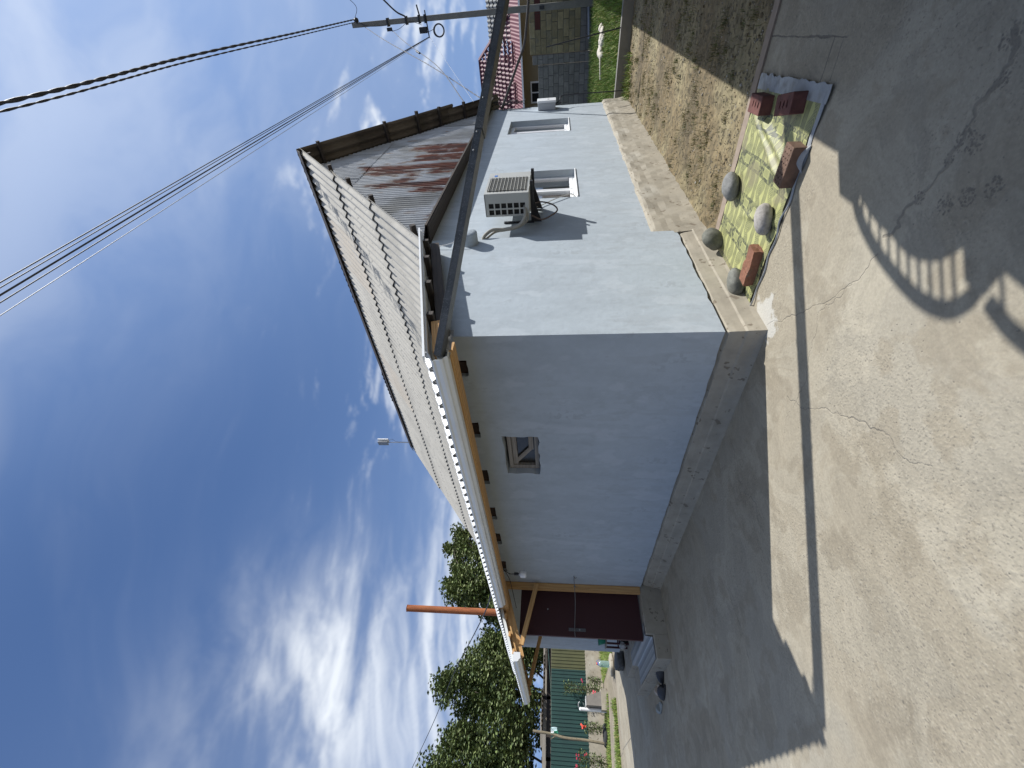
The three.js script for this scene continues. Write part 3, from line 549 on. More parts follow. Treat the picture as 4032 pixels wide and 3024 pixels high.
// lower roof over the near bay and the porch: white trapezoid sheets, bent down at the eave
{
  const c = 1 / Math.hypot(1, LS), s = LS * c, EX = -0.62, zs = 0.30, ze = -8.87, n = 9, w = (zs - ze) / n, pitch = 0.1355;
  const trap = (a0, a1) => { const P = []; const k0 = Math.floor(a0 / pitch), k1 = Math.ceil(a1 / pitch); for (let k = k0; k <= k1; k++) for (const [t, b] of [[0, 0], [0.52, 0], [0.62, 0.034], [0.90, 0.034]]) { const a = (k + t) * pitch; if (a >= a0 && a <= a1) P.push([a, b]); } return P; };
  const U = V(c, s, 0), N = V(-s, c, 0), X = V(0, 0, -1), Ud = V(Math.cos(0.52), Math.sin(0.52), 0), Nd = V(-Math.sin(0.52), Math.cos(0.52), 0);
  for (let i = 0; i < n; i++) {
    const a0 = -(zs - i * w), prof = trap(a0, a0 + w + 0.04), lift = (i % 2) * 0.003;
    const kink = V(EX + 0.072, lowY(EX + 0.072) + 0.004 + lift, 0);
    const up = uvm(basis(geoPush(prof, 0.002, (1.62 - EX) / c), X, N, U, kink));
    const dn = uvm(basis(geoPush(prof, 0.002, 0.085), X, Nd, Ud, kink.clone().addScaledVector(Ud, -0.085)));
    obj('roof_sheet', [up, dn], M.whiteSheet, house);
  }
  obj('verge_trim', [beam(V(EX - 0.02, lowY(EX - 0.02) + 0.030, 0.306), V(1.66, lowY(1.66) + 0.030, 0.306), 0.006, 0.017), beam(V(EX - 0.02, lowY(EX - 0.02) + 0.0385, 0.272), V(1.66, lowY(1.66) + 0.0385, 0.272), 0.07, 0.003)], M.whiteSheet, house);
  // carpentry below it
  for (const [x, z1, m] of [[-0.02, 0.275, M.oldWood], [0.50, 0.28, M.oldWood], [1.0, 0.285, M.oldWood], [1.42, 0.27, M.oldWood]]) obj('purlin', beam(V(x, lowY(x) - 0.032, -8.8), V(x, lowY(x) - 0.032, z1), 0.05, 0.055), m, house);
  for (const z of [0.12, -1.0, -2.2, -3.4, -4.6]) obj('rafter', beam(V(-0.45, lowY(-0.45) - 0.115, z), V(1.6, lowY(1.6) - 0.115, z), 0.05, 0.10), M.oldWood, house);
  for (const z of [-5.9, -7.2, -8.5]) obj('rafter', beam(V(-0.45, lowY(-0.45) - 0.112, z), V(1.6, lowY(1.6) - 0.112, z), 0.05, 0.09), M.pine, house);
  obj('rafter', beam(V(-0.475, lowY(-0.475) - 0.095, 0.20), V(-0.06, lowY(-0.06) - 0.095, 0.20), 0.045, 0.13), M.pineBright, house).userData.label = 'fresh orange pine rafter end at the roof corner';
  obj('fascia', box(-0.51, -0.485, 2.435, 2.575, -8.8, 0.25), M.pine, house);
  obj('eave_board', box(-0.484, -0.38, 2.43, 2.45, -8.8, 0.235), M.pine, house);
  const gut = [[-0.515, 2.555], [-0.515, 2.452], [-0.592, 2.446], [-0.612, 2.470], [-0.630, 2.478], [-0.640, 2.500], [-0.640, 2.532], [-0.652, 2.545], [-0.650, 2.560], [-0.636, 2.560]];
  const shell = (z0, z1) => { const inn = gut.map(([x, y], i) => [x + (i < 2 ? -0.003 : 0.003), y + (i > 0 && i < 4 ? 0.003 : 0)]).reverse(); return uvm(basis(extr(gut.concat(inn), Math.abs(z1 - z0)), V(1, 0, 0), V(0, 1, 0), V(0, 0, 1), V(0, 0, Math.min(z0, z1)))); };
  obj('gutter', shell(0.27, -4.81), M.gutter, house);
  // porch canopy in new pine, falling away from the eave
  const CS = 0.327, canY = x => 2.555 + CS * (x + 0.45), cu = V(1, CS, 0).normalize(), cn = V(-CS, 1, 0).normalize();
  const g2 = shell(-5.20, -8.35); g2.translate(-0.62, -0.245, 0); obj('gutter', g2, M.gutter, house);
  const ge = uvm(basis(extr(gut, 0.003), V(1, 0, 0), V(0, 1, 0), V(0, 0, 1), V(-0.62, -0.245, -5.198))); obj('gutter_end', ge, M.whiteSheet, house);
  for (let i = 0; i < 3; i++) { const a0 = 5.24 + i * 1.05, prof = trap(a0, a0 + 1.08); obj('roof_sheet', uvm(basis(geoPush(prof, 0.002, 0.80), V(0, 0, -1), cn, cu, V(-1.21, canY(-1.21) + 0.004 + (i % 2) * 0.003, 0))), M.whiteSheet, house); }
  obj('verge_trim', beam(V(-1.23, canY(-1.23) + 0.016, -5.236), V(-0.45, canY(-0.45) + 0.016, -5.236), 0.005, 0.04), M.gutter, house);
  for (const x of [-0.62, -0.88, -1.12]) obj('purlin', beam(V(x, canY(x) - 0.022, -5.225), V(x, canY(x) - 0.022, -8.35), 0.07, 0.035), M.pineBright, house);
  for (const z of [-5.36, -8.0]) {
    obj('porch_rafter', beam(V(-0.06, canY(-0.06) - 0.105, z), V(-1.17, canY(-1.17) - 0.105, z), 0.06, 0.125), M.pine, house);
    obj('porch_brace', beam(V(-0.06, 1.99, z + 0.03), V(-1.0, canY(-1.0) - 0.17, z + 0.03), 0.055, 0.07), M.pine, house);
  }
  obj('porch_post', box(-0.10, -0.004, 0.235, 2.56, -5.50, -5.40), M.pineV, house);
  obj('ceiling_board', box(0.0, 1.6, 2.56, 2.58, -8.9, -5.6), M.oldWood, house);
  // rusty stove pipe
  obj('stove_pipe', [rod(V(0.42, 2.3, -8.3), V(0.42, 5.17, -8.3), 0.073, 20), new THREE.TorusGeometry(0.073, 0.007, 6, 24).rotateX(Math.PI / 2).translate(0.42, 5.17, -8.3), new THREE.CylinderGeometry(0.10, 0.12, 0.1, 20).translate(0.42, 2.88, -8.3)], M.rust, house).userData.label = 'tall rust-brown stove pipe above the porch roof';
}
// open door leaf held back across the porch
{
  const door = obj('door', [rbox(-0.76, -0.02, 0.25, 2.27, -5.665, -5.61, 0.004)], M.maroon, house); door.userData.label = 'dark maroon metal door standing open';
  obj('door_edge', box(-0.768, -0.7605, 0.252, 2.268, -5.662, -5.613), M.maroonLight, door);
  obj('lock_plate', rbox(-0.685, -0.635, 1.17, 1.45, -5.612, -5.602, 0.004), S({ color: lin(0.09, 0.09, 0.092), roughness: 0.5 }), door);
  obj('handle', [rod(V(-0.66, 1.35, -5.61), V(-0.66, 1.35, -5.565), 0.009), rod(V(-0.665, 1.35, -5.568), V(-0.55, 1.35, -5.568), 0.009)], M.black, door);
  obj('keyhole', new THREE.CylinderGeometry(0.014, 0.014, 0.012, 12).rotateX(Math.PI / 2).translate(-0.66, 1.27, -5.601), M.zinc, door);
  obj('peephole', new THREE.CylinderGeometry(0.012, 0.012, 0.01, 12).rotateX(Math.PI / 2).translate(-0.36, 1.80, -5.608), M.zinc, door);
  obj('door_frame', [box(0.0, 0.06, 0.22, 2.128, -5.75, -5.69), box(0.0, 0.06, 0.22, 2.128, -6.54, -6.49), box(0.0, 0.06, 2.07, 2.127, -6.49, -5.75)], M.maroon, house);
  // porch steps of poured concrete
  obj('step', rbox(-0.72, 0.04, -0.12, 0.232, -8.2, -5.42, 0.012), M.plinth, house);
  obj('step', rbox(-1.06, -0.715, -0.12, 0.118, -8.0, -5.415, 0.012), M.plinth, house);
}

// ---------------------------------------------------------------- things fixed to the house
{
  const t = thing('air_conditioner', 'white air conditioner outdoor unit on brackets beside the window', 'air conditioner', [2.66, 1.93, 0.2]);
  const x0 = 2.28, x1 = 3.04, y0 = 1.945, y1 = 2.495, z0 = 0.14, z1 = 0.415;
  // casing: shell panels leave the vents open
  obj('casing', [rbox(x0, x1, y1 - 0.02, y1, z0, z1, 0.006), rbox(x0 + 0.01, x1 - 0.01, y0, y0 + 0.02, z0 + 0.005, z1 - 0.01, 0.004), rbox(x1 - 0.016, x1, y0 + 0.012, y1 - 0.012, z0, z1, 0.005), rbox(x0 + 0.02, x1 - 0.02, y0 + 0.02, y1 - 0.02, z0, z0 + 0.012, 0.003)], M.acWhite, t);
  const holes = []; for (let i = 0; i < 6; i++) for (let j = 0; j < 2; j++) { const b = y0 + 0.05 + i * 0.078, a = z0 + 0.022 + j * 0.078; holes.push(rectP(a, a + 0.062, b, b + 0.062)); }
  obj('side_panel', uvm(basis(extr(rectP(z0, z1, y0 + 0.004, y1 - 0.008), 0.012, holes), V(0, 0, -1), V(0, 1, 0), V(1, 0, 0), V(x0, 0, 0)).scale(1, 1, -1)), M.acWhite, t);
  obj('coil', box(x0 + 0.03, x0 + 0.045, y0 + 0.03, y1 - 0.03, z0 + 0.014, z1 - 0.03), mottled([0.035, 0.033, 0.03], 0.4, 0.2, { size: 128, sc: 16, seed: 701, bump: 0 }), t);
  const gx0 = x0 + 0.07, gx1 = x1 - 0.21, gy0 = y0 + 0.03, gy1 = y1 - 0.035;
  obj('front_panel', uvm(extr(rectP(x0 + 0.002, x1 - 0.002, y0 + 0.003, y1 - 0.004), 0.012, [rectP(gx0, gx1, gy0, gy1)]).translate(0, 0, z1 - 0.008)), M.acWhite, t);
  obj('grille_backing', box(gx0, gx1, gy0, gy1, z1 - 0.06, z1 - 0.05), M.acGrey, t);
  const fan = [new THREE.CylinderGeometry(0.05, 0.05, 0.03, 20).rotateX(Math.PI / 2).translate((gx0 + gx1) / 2, (gy0 + gy1) / 2, z1 - 0.045)]; for (let k = 0; k < 3; k++) fan.push(new THREE.BoxGeometry(0.16, 0.10, 0.006).rotateX(0.4).translate(0.12, 0, 0).rotateZ(k * 2.094).translate((gx0 + gx1) / 2, (gy0 + gy1) / 2, z1 - 0.04)); obj('fan', fan, M.black, t);
  const gm = S({ color: lin(0.36, 0.35, 0.31), roughness: 0.5 }), wires = []; for (let i = 1; i < 26; i++) { const x = gx0 + (gx1 - gx0) * i / 26; wires.push(rod(V(x, gy0 - 0.002, z1 + 0.012), V(x, gy1 + 0.002, z1 + 0.012), 0.0026, 5)); }
  for (let i = 0; i < 11; i++) { const y = gy0 + (gy1 - gy0) * (i + 0.5) / 11; wires.push(rod(V(gx0 - 0.002, y, z1 + 0.016), V(gx1 + 0.002, y, z1 + 0.016), 0.0042, 6)); }
  obj('grille', wires, gm, t);
  obj('badge', box(x1 - 0.15, x1 - 0.09, y1 - 0.115, y1 - 0.075, z1 + 0.003, z1 + 0.006), S({ color: lin(0.06, 0.16, 0.42), roughness: 0.4 }), t);
  for (const bx of [2.52, 2.96]) obj('bracket', [box(bx - 0.02, bx + 0.02, 1.902, 1.940, -0.046, 0.475), box(bx - 0.019, bx + 0.019, 1.905, 2.30, -0.048, -0.03), uvm(basis(extr([[0, 0], [0.30, 0], [0, 0.10]], 0.006), V(0, 0, 1), V(0, -1, 0), V(1, 0, 0), V(bx, 1.902, -0.045)))], M.black, t);
  for (const fx of [x0 + 0.16, x1 - 0.2]) obj('foot', box(fx, fx + 0.04, 1.937, 1.9455, 0.12, 0.44), M.acWhite, t);
  obj('insulated_pipe', [tube([V(2.32, 2.0, 0.25), V(2.20, 2.0, 0.16), V(2.16, 2.08, 0.07), V(2.13, 2.25, 0.04), V(2.08, 2.40, 0.06), V(2.0, 2.49, 0.03), V(1.965, 2.52, -0.02)], 0.021, 40, 10), tube([V(2.31, 1.99, 0.21), V(2.24, 1.975, 0.10), V(2.19, 2.1, 0.03), V(2.16, 2.25, 0.015), V(2.10, 2.38, 0.02), V(1.97, 2.50, -0.02)], 0.014, 30, 8)], M.insul, t);
  obj('drain_hose', tube([V(2.94, 1.90, 0.04), V(2.86, 1.80, 0.08), V(2.72, 1.66, 0.09), V(2.56, 1.60, 0.08), V(2.44, 1.68, 0.06), V(2.36, 1.80, 0.05), V(2.33, 1.93, 0.12)], 0.010, 40, 8), mottled([0.22, 0.16, 0.13], 0.2, 0.2, { size: 64, sc: 8, seed: 703, bump: 0 }), t);
  obj('power_cable', tube([V(2.95, 1.88, -0.02), V(3.05, 1.80, -0.03), V(3.22, 1.62, -0.02), V(3.40, 1.40, -0.03), V(3.43, 1.315, -0.10)], 0.007, 24, 6), M.lace, t);
}
{
  const t = thing('wall_vent', 'round vent cowl painted like the wall with a thin white wire', 'vent', [1.86, 2.56, 0.05]);
  obj('cowl', [rod(V(1.86, 2.66, -0.02), V(1.86, 2.66, 0.13), 0.10, 28), new THREE.SphereGeometry(0.10, 28, 10, 0, 6.2832, 0, 1.5708).rotateX(Math.PI / 2).scale(1, 1, 0.35).translate(1.86, 2.66, 0.13)], M.paint, t);
  obj('wire', tube([V(1.80, 2.75, 0.08), V(1.76, 2.90, 0.05), V(1.75, 3.02, 0.03), V(1.72, 3.08, 0.0)], 0.005, 20, 6), M.pvc, t);
}
{
  const t = thing('meter_box', 'small white meter box mounted near the far end of the gable wall', 'meter box', [9.1, 1.58, 0.03]);
  obj('box_body', rbox(8.95, 9.25, 1.60, 2.02, -0.046, 0.10, 0.012), S({ color: lin(0.42, 0.43, 0.44), roughness: 0.5 }), t);
  obj('lid', rbox(8.94, 9.26, 1.585, 2.035, 0.101, 0.15, 0.012), M.pvc, t);
  obj('latch', box(9.08, 9.10, 1.75, 1.79, 0.151, 0.156), M.black, t);
  obj('conduit', [tube([V(9.12, 1.60, 0.05), V(9.14, 1.50, 0.10), V(9.30, 1.46, 0.16), V(9.335, 1.2, 0.17), V(9.34, 0.2, 0.17), V(9.34, 0.0, 0.17)], 0.011, 40, 8), tube([V(9.05, 1.60, 0.03), V(9.02, 1.50, 0.06), V(9.1, 1.46, 0.07), V(9.17, 1.54, 0.05), V(9.2, 1.60, 0.03)], 0.008, 20, 6)], M.cable, t);
  obj('cable', tube([V(9.2, 2.03, 0.02), V(9.22, 2.3, -0.02), V(9.25, 2.9, -0.03), V(9.3, 3.1, 0.0)], 0.008, 20, 6), M.cable, t);
}
{ // roof mast with a pale panel antenna
  const t = thing('antenna_mast', 'thin roof mast carrying a pale panel antenna on the ridge', 'antenna', [5.7, 6.45, -8.7]);
  obj('mast', rod(V(5.7, 6.42, -8.7), V(5.7, 7.66, -8.7), 0.012, 8), M.zinc, t);
  obj('panel', rbox(5.73, 5.77, 7.27, 7.64, -8.78, -8.58, 0.012), M.pvc, t);
  obj('panel', rbox(5.64, 5.67, 7.27, 7.62, -8.79, -8.61, 0.012), M.zinc, t);
  obj('cable', tube([V(5.76, 7.27, -8.68), V(5.80, 7.16, -8.66), V(5.74, 7.05, -8.69), V(5.715, 6.9, -8.69), V(5.71, 6.5, -8.69)], 0.005, 24, 5), M.cable, t);
}
solo('rope', 'thin cord tied from a wall hook to the open maroon door', 'cord', [tube([V(-0.002, 1.356, -5.06), V(-0.06, 1.352, -5.12), V(-0.30, 1.335, -5.38), V(-0.66, 1.352, -5.56), V(-0.775, 1.345, -5.62)], 0.0055, 40, 6), tube([V(-0.02, 1.35, -5.08), V(-0.03, 1.33, -5.09), V(-0.02, 1.31, -5.085)], 0.005, 8, 5), new THREE.IcosahedronGeometry(0.016, 1).translate(-0.12, 1.346, -5.19), tube([V(-0.12, 1.346, -5.19), V(-0.13, 1.32, -5.2), V(-0.125, 1.30, -5.2)], 0.0045, 8, 5)], S({ color: lin(0.16, 0.155, 0.15), roughness: 0.9 }));
{
  const t = thing('light_bulb', 'bare white light bulb hanging from a black socket under the eave', 'light bulb', [-0.27, 2.13, -4.42]);
  obj('cord', [tube([V(-0.27, 2.30, -4.42), V(-0.275, 2.345, -4.42), V(-0.25, 2.40, -4.45), V(-0.15, 2.52, -4.5), V(-0.1, 2.6, -4.5)], 0.006, 20, 6), tube([V(-0.2, 2.47, -4.47), V(-0.24, 2.40, -4.7), V(-0.27, 2.38, -5.1), V(-0.30, 2.36, -5.8)], 0.005, 20, 6)], M.cable, t);
  obj('socket', [rod(V(-0.27, 2.242, -4.42), V(-0.27, 2.30, -4.42), 0.022, 14), rod(V(-0.27, 2.225, -4.42), V(-0.27, 2.243, -4.42), 0.017, 14)], M.black, t);
  obj('bulb', new THREE.LatheGeometry([[0.0, 0], [0.040, 0.002], [0.052, 0.012], [0.055, 0.03], [0.055, 0.085], [0.046, 0.100], [0.020, 0.108], [0.016, 0.12]].map(q => new THREE.Vector2(...q)), 24).translate(-0.27, 2.108, -4.42), S({ color: lin(0.72, 0.73, 0.74), roughness: 0.35 }), t);
}

frame = null;
{ // long galvanised trough carrying rain water from the gutter across the yard
  const A = V(-0.735, 2.455, 0.385), d = V(0.734, -0.167, 0.659).normalize(), B = A.clone().addScaledVector(d, 5.2);
  const t = thing('rain_trough', 'long dark galvanised rain trough running out from the roof corner', 'rain trough', [A.x, 1.5, A.z]);
  const s = V(0, 0, 0).crossVectors(V(0, 1, 0), d).normalize(), u = V(0, 0, 0).crossVectors(d, s), w = 0.105, h = 0.048;
  const off = (p, a, b) => p.clone().addScaledVector(s, a).addScaledVector(u, b);
  let k = 0; for (const [q0, q1] of [[0, 1.72], [1.70, 3.45], [3.43, 5.2]]) {
    const a = A.clone().addScaledVector(d, q0), b = A.clone().addScaledVector(d, q1), e = (k++ % 2) * 0.003;
    obj('channel', [beam(off(a, 0, -h / 2 - e), off(b, 0, -h / 2 - e), w + e, 0.0025, u), beam(off(a, w / 2 + e, 0), off(b, w / 2 + e, 0), 0.0025, h, u), beam(off(a, -w / 2 - e, 0), off(b, -w / 2 - e, 0), 0.0025, h, u), beam(off(a, w / 2 + e, h / 2), off(b, w / 2 + e, h / 2), 0.007, 0.007, u), beam(off(a, -w / 2 - e, h / 2), off(b, -w / 2 - e, h / 2), 0.007, 0.007, u)], M.galv, t);
  }
  for (const q of [1.71, 3.44]) obj('joint_band', [beam(off(A.clone().addScaledVector(d, q - 0.04), 0, -h / 2 - 0.006), off(A.clone().addScaledVector(d, q + 0.04), 0, -h / 2 - 0.006), w + 0.014, 0.0025, u), beam(off(A.clone().addScaledVector(d, q - 0.04), w / 2 + 0.006, 0), off(A.clone().addScaledVector(d, q + 0.04), w / 2 + 0.006, 0), 0.0025, h + 0.008, u), beam(off(A.clone().addScaledVector(d, q - 0.04), -w / 2 - 0.006, 0), off(A.clone().addScaledVector(d, q + 0.04), -w / 2 - 0.006, 0), 0.0025, h + 0.008, u)], M.galv, t);
  const riv = []; for (const q of [1.5, 1.64, 1.9]) for (const e of [-1, 1]) riv.push(new THREE.SphereGeometry(0.007, 8, 6).translate(...off(A.clone().addScaledVector(d, q), e * (w / 2 + 0.006), 0.005).toArray())); obj('rivet', riv, M.zinc, t);
  // crumpled sheet collar at the gutter mouth
  const col = new THREE.PlaneGeometry(0.09, 0.22, 6, 8), p = col.attributes.position; for (let i = 0; i < p.count; i++) p.setZ(i, 0.02 * (fbm(p.getX(i) * 20 + 3, p.getY(i) * 14, 3, 711) - 0.5) * 2 + 0.6 * p.getX(i) * p.getX(i)); col.computeVertexNormals();
  obj('collar', basis(col, u, d, s.clone(), off(A.clone().addScaledVector(d, 0.10), w / 2 + 0.012, -0.01)), M.zinc, t);
  obj('end_plate', beam(off(A, -w / 2, -0.005), off(A, w / 2, -0.005), 0.003, h, V(0, 1, 0)), M.galv, t);
  obj('wire_tie', tube([off(A.clone().addScaledVector(d, 2.1), w / 2 + 0.01, h / 2), off(A.clone().addScaledVector(d, 2.1), w / 2 + 0.012, -h / 2 - 0.01), off(A.clone().addScaledVector(d, 2.11), 0, -h / 2 - 0.016), off(A.clone().addScaledVector(d, 2.13), -0.03, -h / 2 - 0.07)], 0.003, 20, 5), M.cable, t);
  obj('prop_post', rod(V(B.x - d.x * 0.2, 0, B.z - d.z * 0.2), off(B.clone().addScaledVector(d, -0.2), 0, -h / 2 - 0.006), 0.03, 12), M.galv, t);
}
// ---------------------------------------------------------------- the mat weighed down beside the bed
const HP = [];
const matH = (x, z) => {
  let h = 0.012 + 0.012 * (fbm(x * 5, z * 5, 4, 801) - 0.35) + 0.006 * (fbm(x * 16, z * 16, 3, 803) - 0.5);
  h += 0.034 * Math.exp(-(((z - 1.27 - 0.25 * (x - 0.6)) / 0.035) ** 2)) * sm(0.14, 0.3, x) * sm(1.1, 0.75, x);
  h += 0.028 * Math.exp(-(((z - 1.17 - 0.35 * (x - 0.6)) / 0.03) ** 2)) * sm(0.2, 0.5, x) * sm(1.2, 1.0, x);
  h += 0.022 * Math.exp(-(((z - 0.72 + 0.3 * (x - 0.6)) / 0.03) ** 2)) * sm(0.1, 0.3, x) * sm(0.9, 0.6, x);
  return Math.max(0.004, h);
};
{
  const t = thing('plastic_mat', 'crumpled yellow-green printed plastic mat weighed down by bricks and stones', 'mat', [0.68, 0, 0.85]);
  const x0 = 0.16, x1 = 1.21, z0 = 0.14, z1 = 1.63;
  const map = pix(1024, 1024, (u, v) => {
    const x = x0 + u * (x1 - x0), z = z0 + v * (z1 - z0);
    // printed plaid: cross bands, long bands and feathered leaf motifs
    const bz = ((z - 0.10) % 0.30 + 0.30) % 0.30, bx = ((x - 0.05) % 0.215 + 0.215) % 0.215;
    const n = fbm(x * 60, z * 60, 3, 811), n2 = fbm(x * 25, z * 25, 4, 813);
    let d = 0;
    if (bz < 0.115) { d = 0.55; if (bz < 0.006 || bz > 0.109) d = 0.85; if (bx > 0.06 && bx < 0.16 && bz > 0.025 && bz < 0.09) { d = 0.32; if (bx < 0.068 || bx > 0.152 || bz < 0.031 || bz > 0.084) d = 0.02; } else d = 0.45 + 0.5 * sm(0.45, 0.6, n); }
    else {
      if (bx < 0.055) { d = 0.42; if (bx < 0.004 || bx > 0.051) d = 0.75; d += 0.2 * (n - 0.5); }
      else { const c = (bx - 0.055) / 0.16, zz = (bz - 0.115) / 0.185; const leaf = Math.abs(c - 0.5) < 0.42 * (0.25 + 0.75 * Math.abs(Math.sin(zz * 3.1 + Math.floor(x / 0.215)))) ; const vein = Math.abs(Math.sin((zz * 9 + Math.abs(c - 0.5) * 7) * 3.14)); if (leaf) d = 0.22 + 0.36 * sm(0.25, 0.75, vein) * (0.6 + 0.5 * n); }
    }
    d = Math.min(1, Math.max(0, d + 0.25 * (n2 - 0.5)));
    let q = mixc([0.43, 0.43, 0.175], [0.08, 0.085, 0.048], Math.min(1, d * 1.15 + 0.08));
    return mixc(q, [0.21, 0.185, 0.115], 0.6 * sm(0.55, 0.72, fbm(x * 6, z * 6, 5, 815)));       // dried mud
  });
  map.wrapS = map.wrapT = THREE.ClampToEdgeWrapping;
  const g = new THREE.PlaneGeometry(1, 1, 110, 150), p = g.attributes.position, uv = g.attributes.uv;
  const edge = (s, k) => 0.02 * (fbm(s * 6, k, 3, 821) - 0.5) * 2;
  for (let i = 0; i < p.count; i++) {
    const u = uv.getX(i), v = uv.getY(i);
    const x = x0 + u * (x1 - x0) + (u < 0.02 ? edge(v * 3, 1) : u > 0.98 ? edge(v * 3, 2) : 0), z = z0 + v * (z1 - z0) + (v < 0.02 ? edge(u * 3, 3) : v > 0.98 ? edge(u * 3, 4) : 0) - 0.09 * Math.max(0, u - 0.5) * v;
    p.setXYZ(i, x, matH(x, z), z);
  }
  g.computeVertexNormals(); obj('sheet', g, S({ map, roughness: 0.55 }), t);
  // white backing showing where the rim is turned over
  M.backing = mottled([0.52, 0.54, 0.55], 0.2, 0.4, { size: 256, sc: 10, seed: 823, bump: 0.003, tint: [0.40, 0.40, 0.38], rough: 0.7 });
  const hem = (fn, n, w) => { const gg = new THREE.PlaneGeometry(1, 1, n, 5), pp = gg.attributes.position, q = gg.attributes.uv; for (let i = 0; i < pp.count; i++) { const [x, y, z] = fn(q.getX(i), q.getY(i)); pp.setXYZ(i, x, y, z); } return uvm(gg); };
  obj('turned_rim', [hem((s, v) => { const z = 0.16 + s * 1.5, o = 0.012 * Math.sin(z * 23) + 0.012 * (fbm(z * 8, 1, 3, 827) - 0.5); return [0.128 + o + 0.042 * v * (0.3 + 0.7 * sm(0.9, 1.3, z)), 0.005 + 0.009 * Math.sin(v * 3.1) + 0.012 * Math.max(0, Math.sin(z * 9)) ** 3, z]; }, 90), hem((s, v) => { const x = 0.10 + s * 1.09, e = v > 0.9 ? 0.016 * (fbm(x * 20, 3, 3, 829) - 0.5) * 2 : 0; return [x, 0.008 + 0.012 * (fbm(x * 18, v * 2, 3, 831)) + 0.006, 1.60 - 0.085 * (x - 0.1) + 0.10 * v + e]; }, 80)], M.backing, t);
  obj('turned_rim', [hem((s, v) => { const z = 1.20 + s * 0.16; return [0.115 + 0.06 * v * Math.sin(s * 3.1), 0.006 + 0.05 * Math.sin(s * 3.1) * Math.sin(v * 2.6 + 0.3), z + 0.02 * v]; }, 24)], M.backing, t);
}
// kerb strip between mat and bed
struct('bed_kerb', (() => { const g = new THREE.BoxGeometry(0.10, 0.07, 2.5, 2, 1, 60).translate(1.275, -0.019, 1.33), p = g.attributes.position; for (let i = 0; i < p.count; i++) if (p.getY(i) > 0) { const z = p.getZ(i); p.setX(i, p.getX(i) + 0.02 * (fbm(z * 4, 2, 3, 841) - 0.5)); p.setY(i, p.getY(i) + 0.006 * (fbm(z * 7 + p.getX(i) * 9, 5, 3, 843) - 0.5)); } return uvm(g); })(), mottled([0.42, 0.33, 0.255], 0.2, 0.6, { size: 256, sc: 10, seed: 845, bump: 0.002 }));
M.brickRed = mottled([0.20, 0.075, 0.06], 0.28, 0.3, { size: 256, sc: 10, seed: 851, bump: 0.003, tint: [0.16, 0.085, 0.05] });
M.brickBrown = mottled([0.235, 0.14, 0.095], 0.3, 0.3, { size: 256, sc: 10, seed: 853, bump: 0.003, tint: [0.13, 0.085, 0.055] });
M.brickOrange = mottled([0.33, 0.145, 0.085], 0.25, 0.3, { size: 256, sc: 10, seed: 855, bump: 0.004, tint: [0.27, 0.2, 0.15] });
function brickThing(label, mat, at, turn, L, W, H, holes, y0) {
  const t = thing('brick', label, 'brick', [at[0], y0, at[1]]); t.rotation.y = turn;
  const loc = (g) => { const m = new THREE.Mesh(merge([g]), mat); m.castShadow = m.receiveShadow = true; t.add(m); return m; };
  const sh = new THREE.Shape(); const r = 0.006, a = L / 2, b = W / 2; sh.moveTo(-a + r, -b); sh.lineTo(a - r, -b); sh.quadraticCurveTo(a, -b, a, -b + r); sh.lineTo(a, b - r); sh.quadraticCurveTo(a, b, a - r, b); sh.lineTo(-a + r, b); sh.quadraticCurveTo(-a, b, -a, b - r); sh.lineTo(-a, -b + r); sh.quadraticCurveTo(-a, -b, -a + r, -b);
  for (const [hx, hy, ha, hb] of holes) { const q = new THREE.Path(); q.absellipse(hx, hy, ha, hb, 0, Math.PI * 2); sh.holes.push(q); }
  const g = uvm(new THREE.ExtrudeGeometry(sh, { depth: H - 0.006, bevelEnabled: true, bevelSize: 0.003, bevelThickness: 0.003, bevelSegments: 1, curveSegments: 8 }).rotateX(-Math.PI / 2).translate(0, 0.003, 0));
  const p = g.attributes.position; for (let i = 0; i < p.count; i++) { const x = p.getX(i), y = p.getY(i), z = p.getZ(i); p.setXYZ(i, x + 0.009 * (fbm(y * 45 + at[0] * 9, z * 45, 3, 857) - 0.5), y + 0.007 * (fbm(x * 45, z * 45 + at[1] * 9, 3, 859) - 0.5), z + 0.009 * (fbm(x * 45 + 3, y * 45 + at[1] * 5, 3, 861) - 0.5)); } g.computeVertexNormals();
  loc(g).name = 'clay_body';
  const bm = new THREE.Mesh(new THREE.BoxGeometry(L - 0.03, 0.008, W - 0.03).translate(0, H * 0.35, 0), mat); bm.name = 'core_web'; t.add(bm); bm.castShadow = bm.receiveShadow = true;
  return t;
}
const slots3 = [[-0.03, 0, 0.011, 0.024], [0.02, 0, 0.011, 0.024], [0.07, 0, 0.011, 0.024]];
brickThing('maroon brick with three slot holes standing on the mat beside the bed kerb', M.brickRed, [0.945, 1.45], 0.06, 0.215, 0.12, 0.092, slots3.map(([a, b, c, d]) => [a - 0.03, b, c, d]), 0.010);
brickThing('dark maroon brick with slot holes on the shaded end of the mat', M.brickRed, [0.46, 1.54], 0.24, 0.225, 0.12, 0.095, [[-0.05, 0.0, 0.012, 0.026], [0.0, 0.0, 0.012, 0.026], [0.05, 0, 0.012, 0.026]], 0.010);
{ const h = []; for (let i = 0; i < 8; i++) for (let j = 0; j < 3; j++) h.push([-0.105 + i * 0.03, -0.034 + j * 0.034, 0.0075, 0.0075]); brickThing('brown brick pierced by rows of small round holes on the rim of the mat', M.brickBrown, [0.20, 1.235], Math.PI / 2 - 0.06, 0.252, 0.118, 0.092, h, 0.008); }
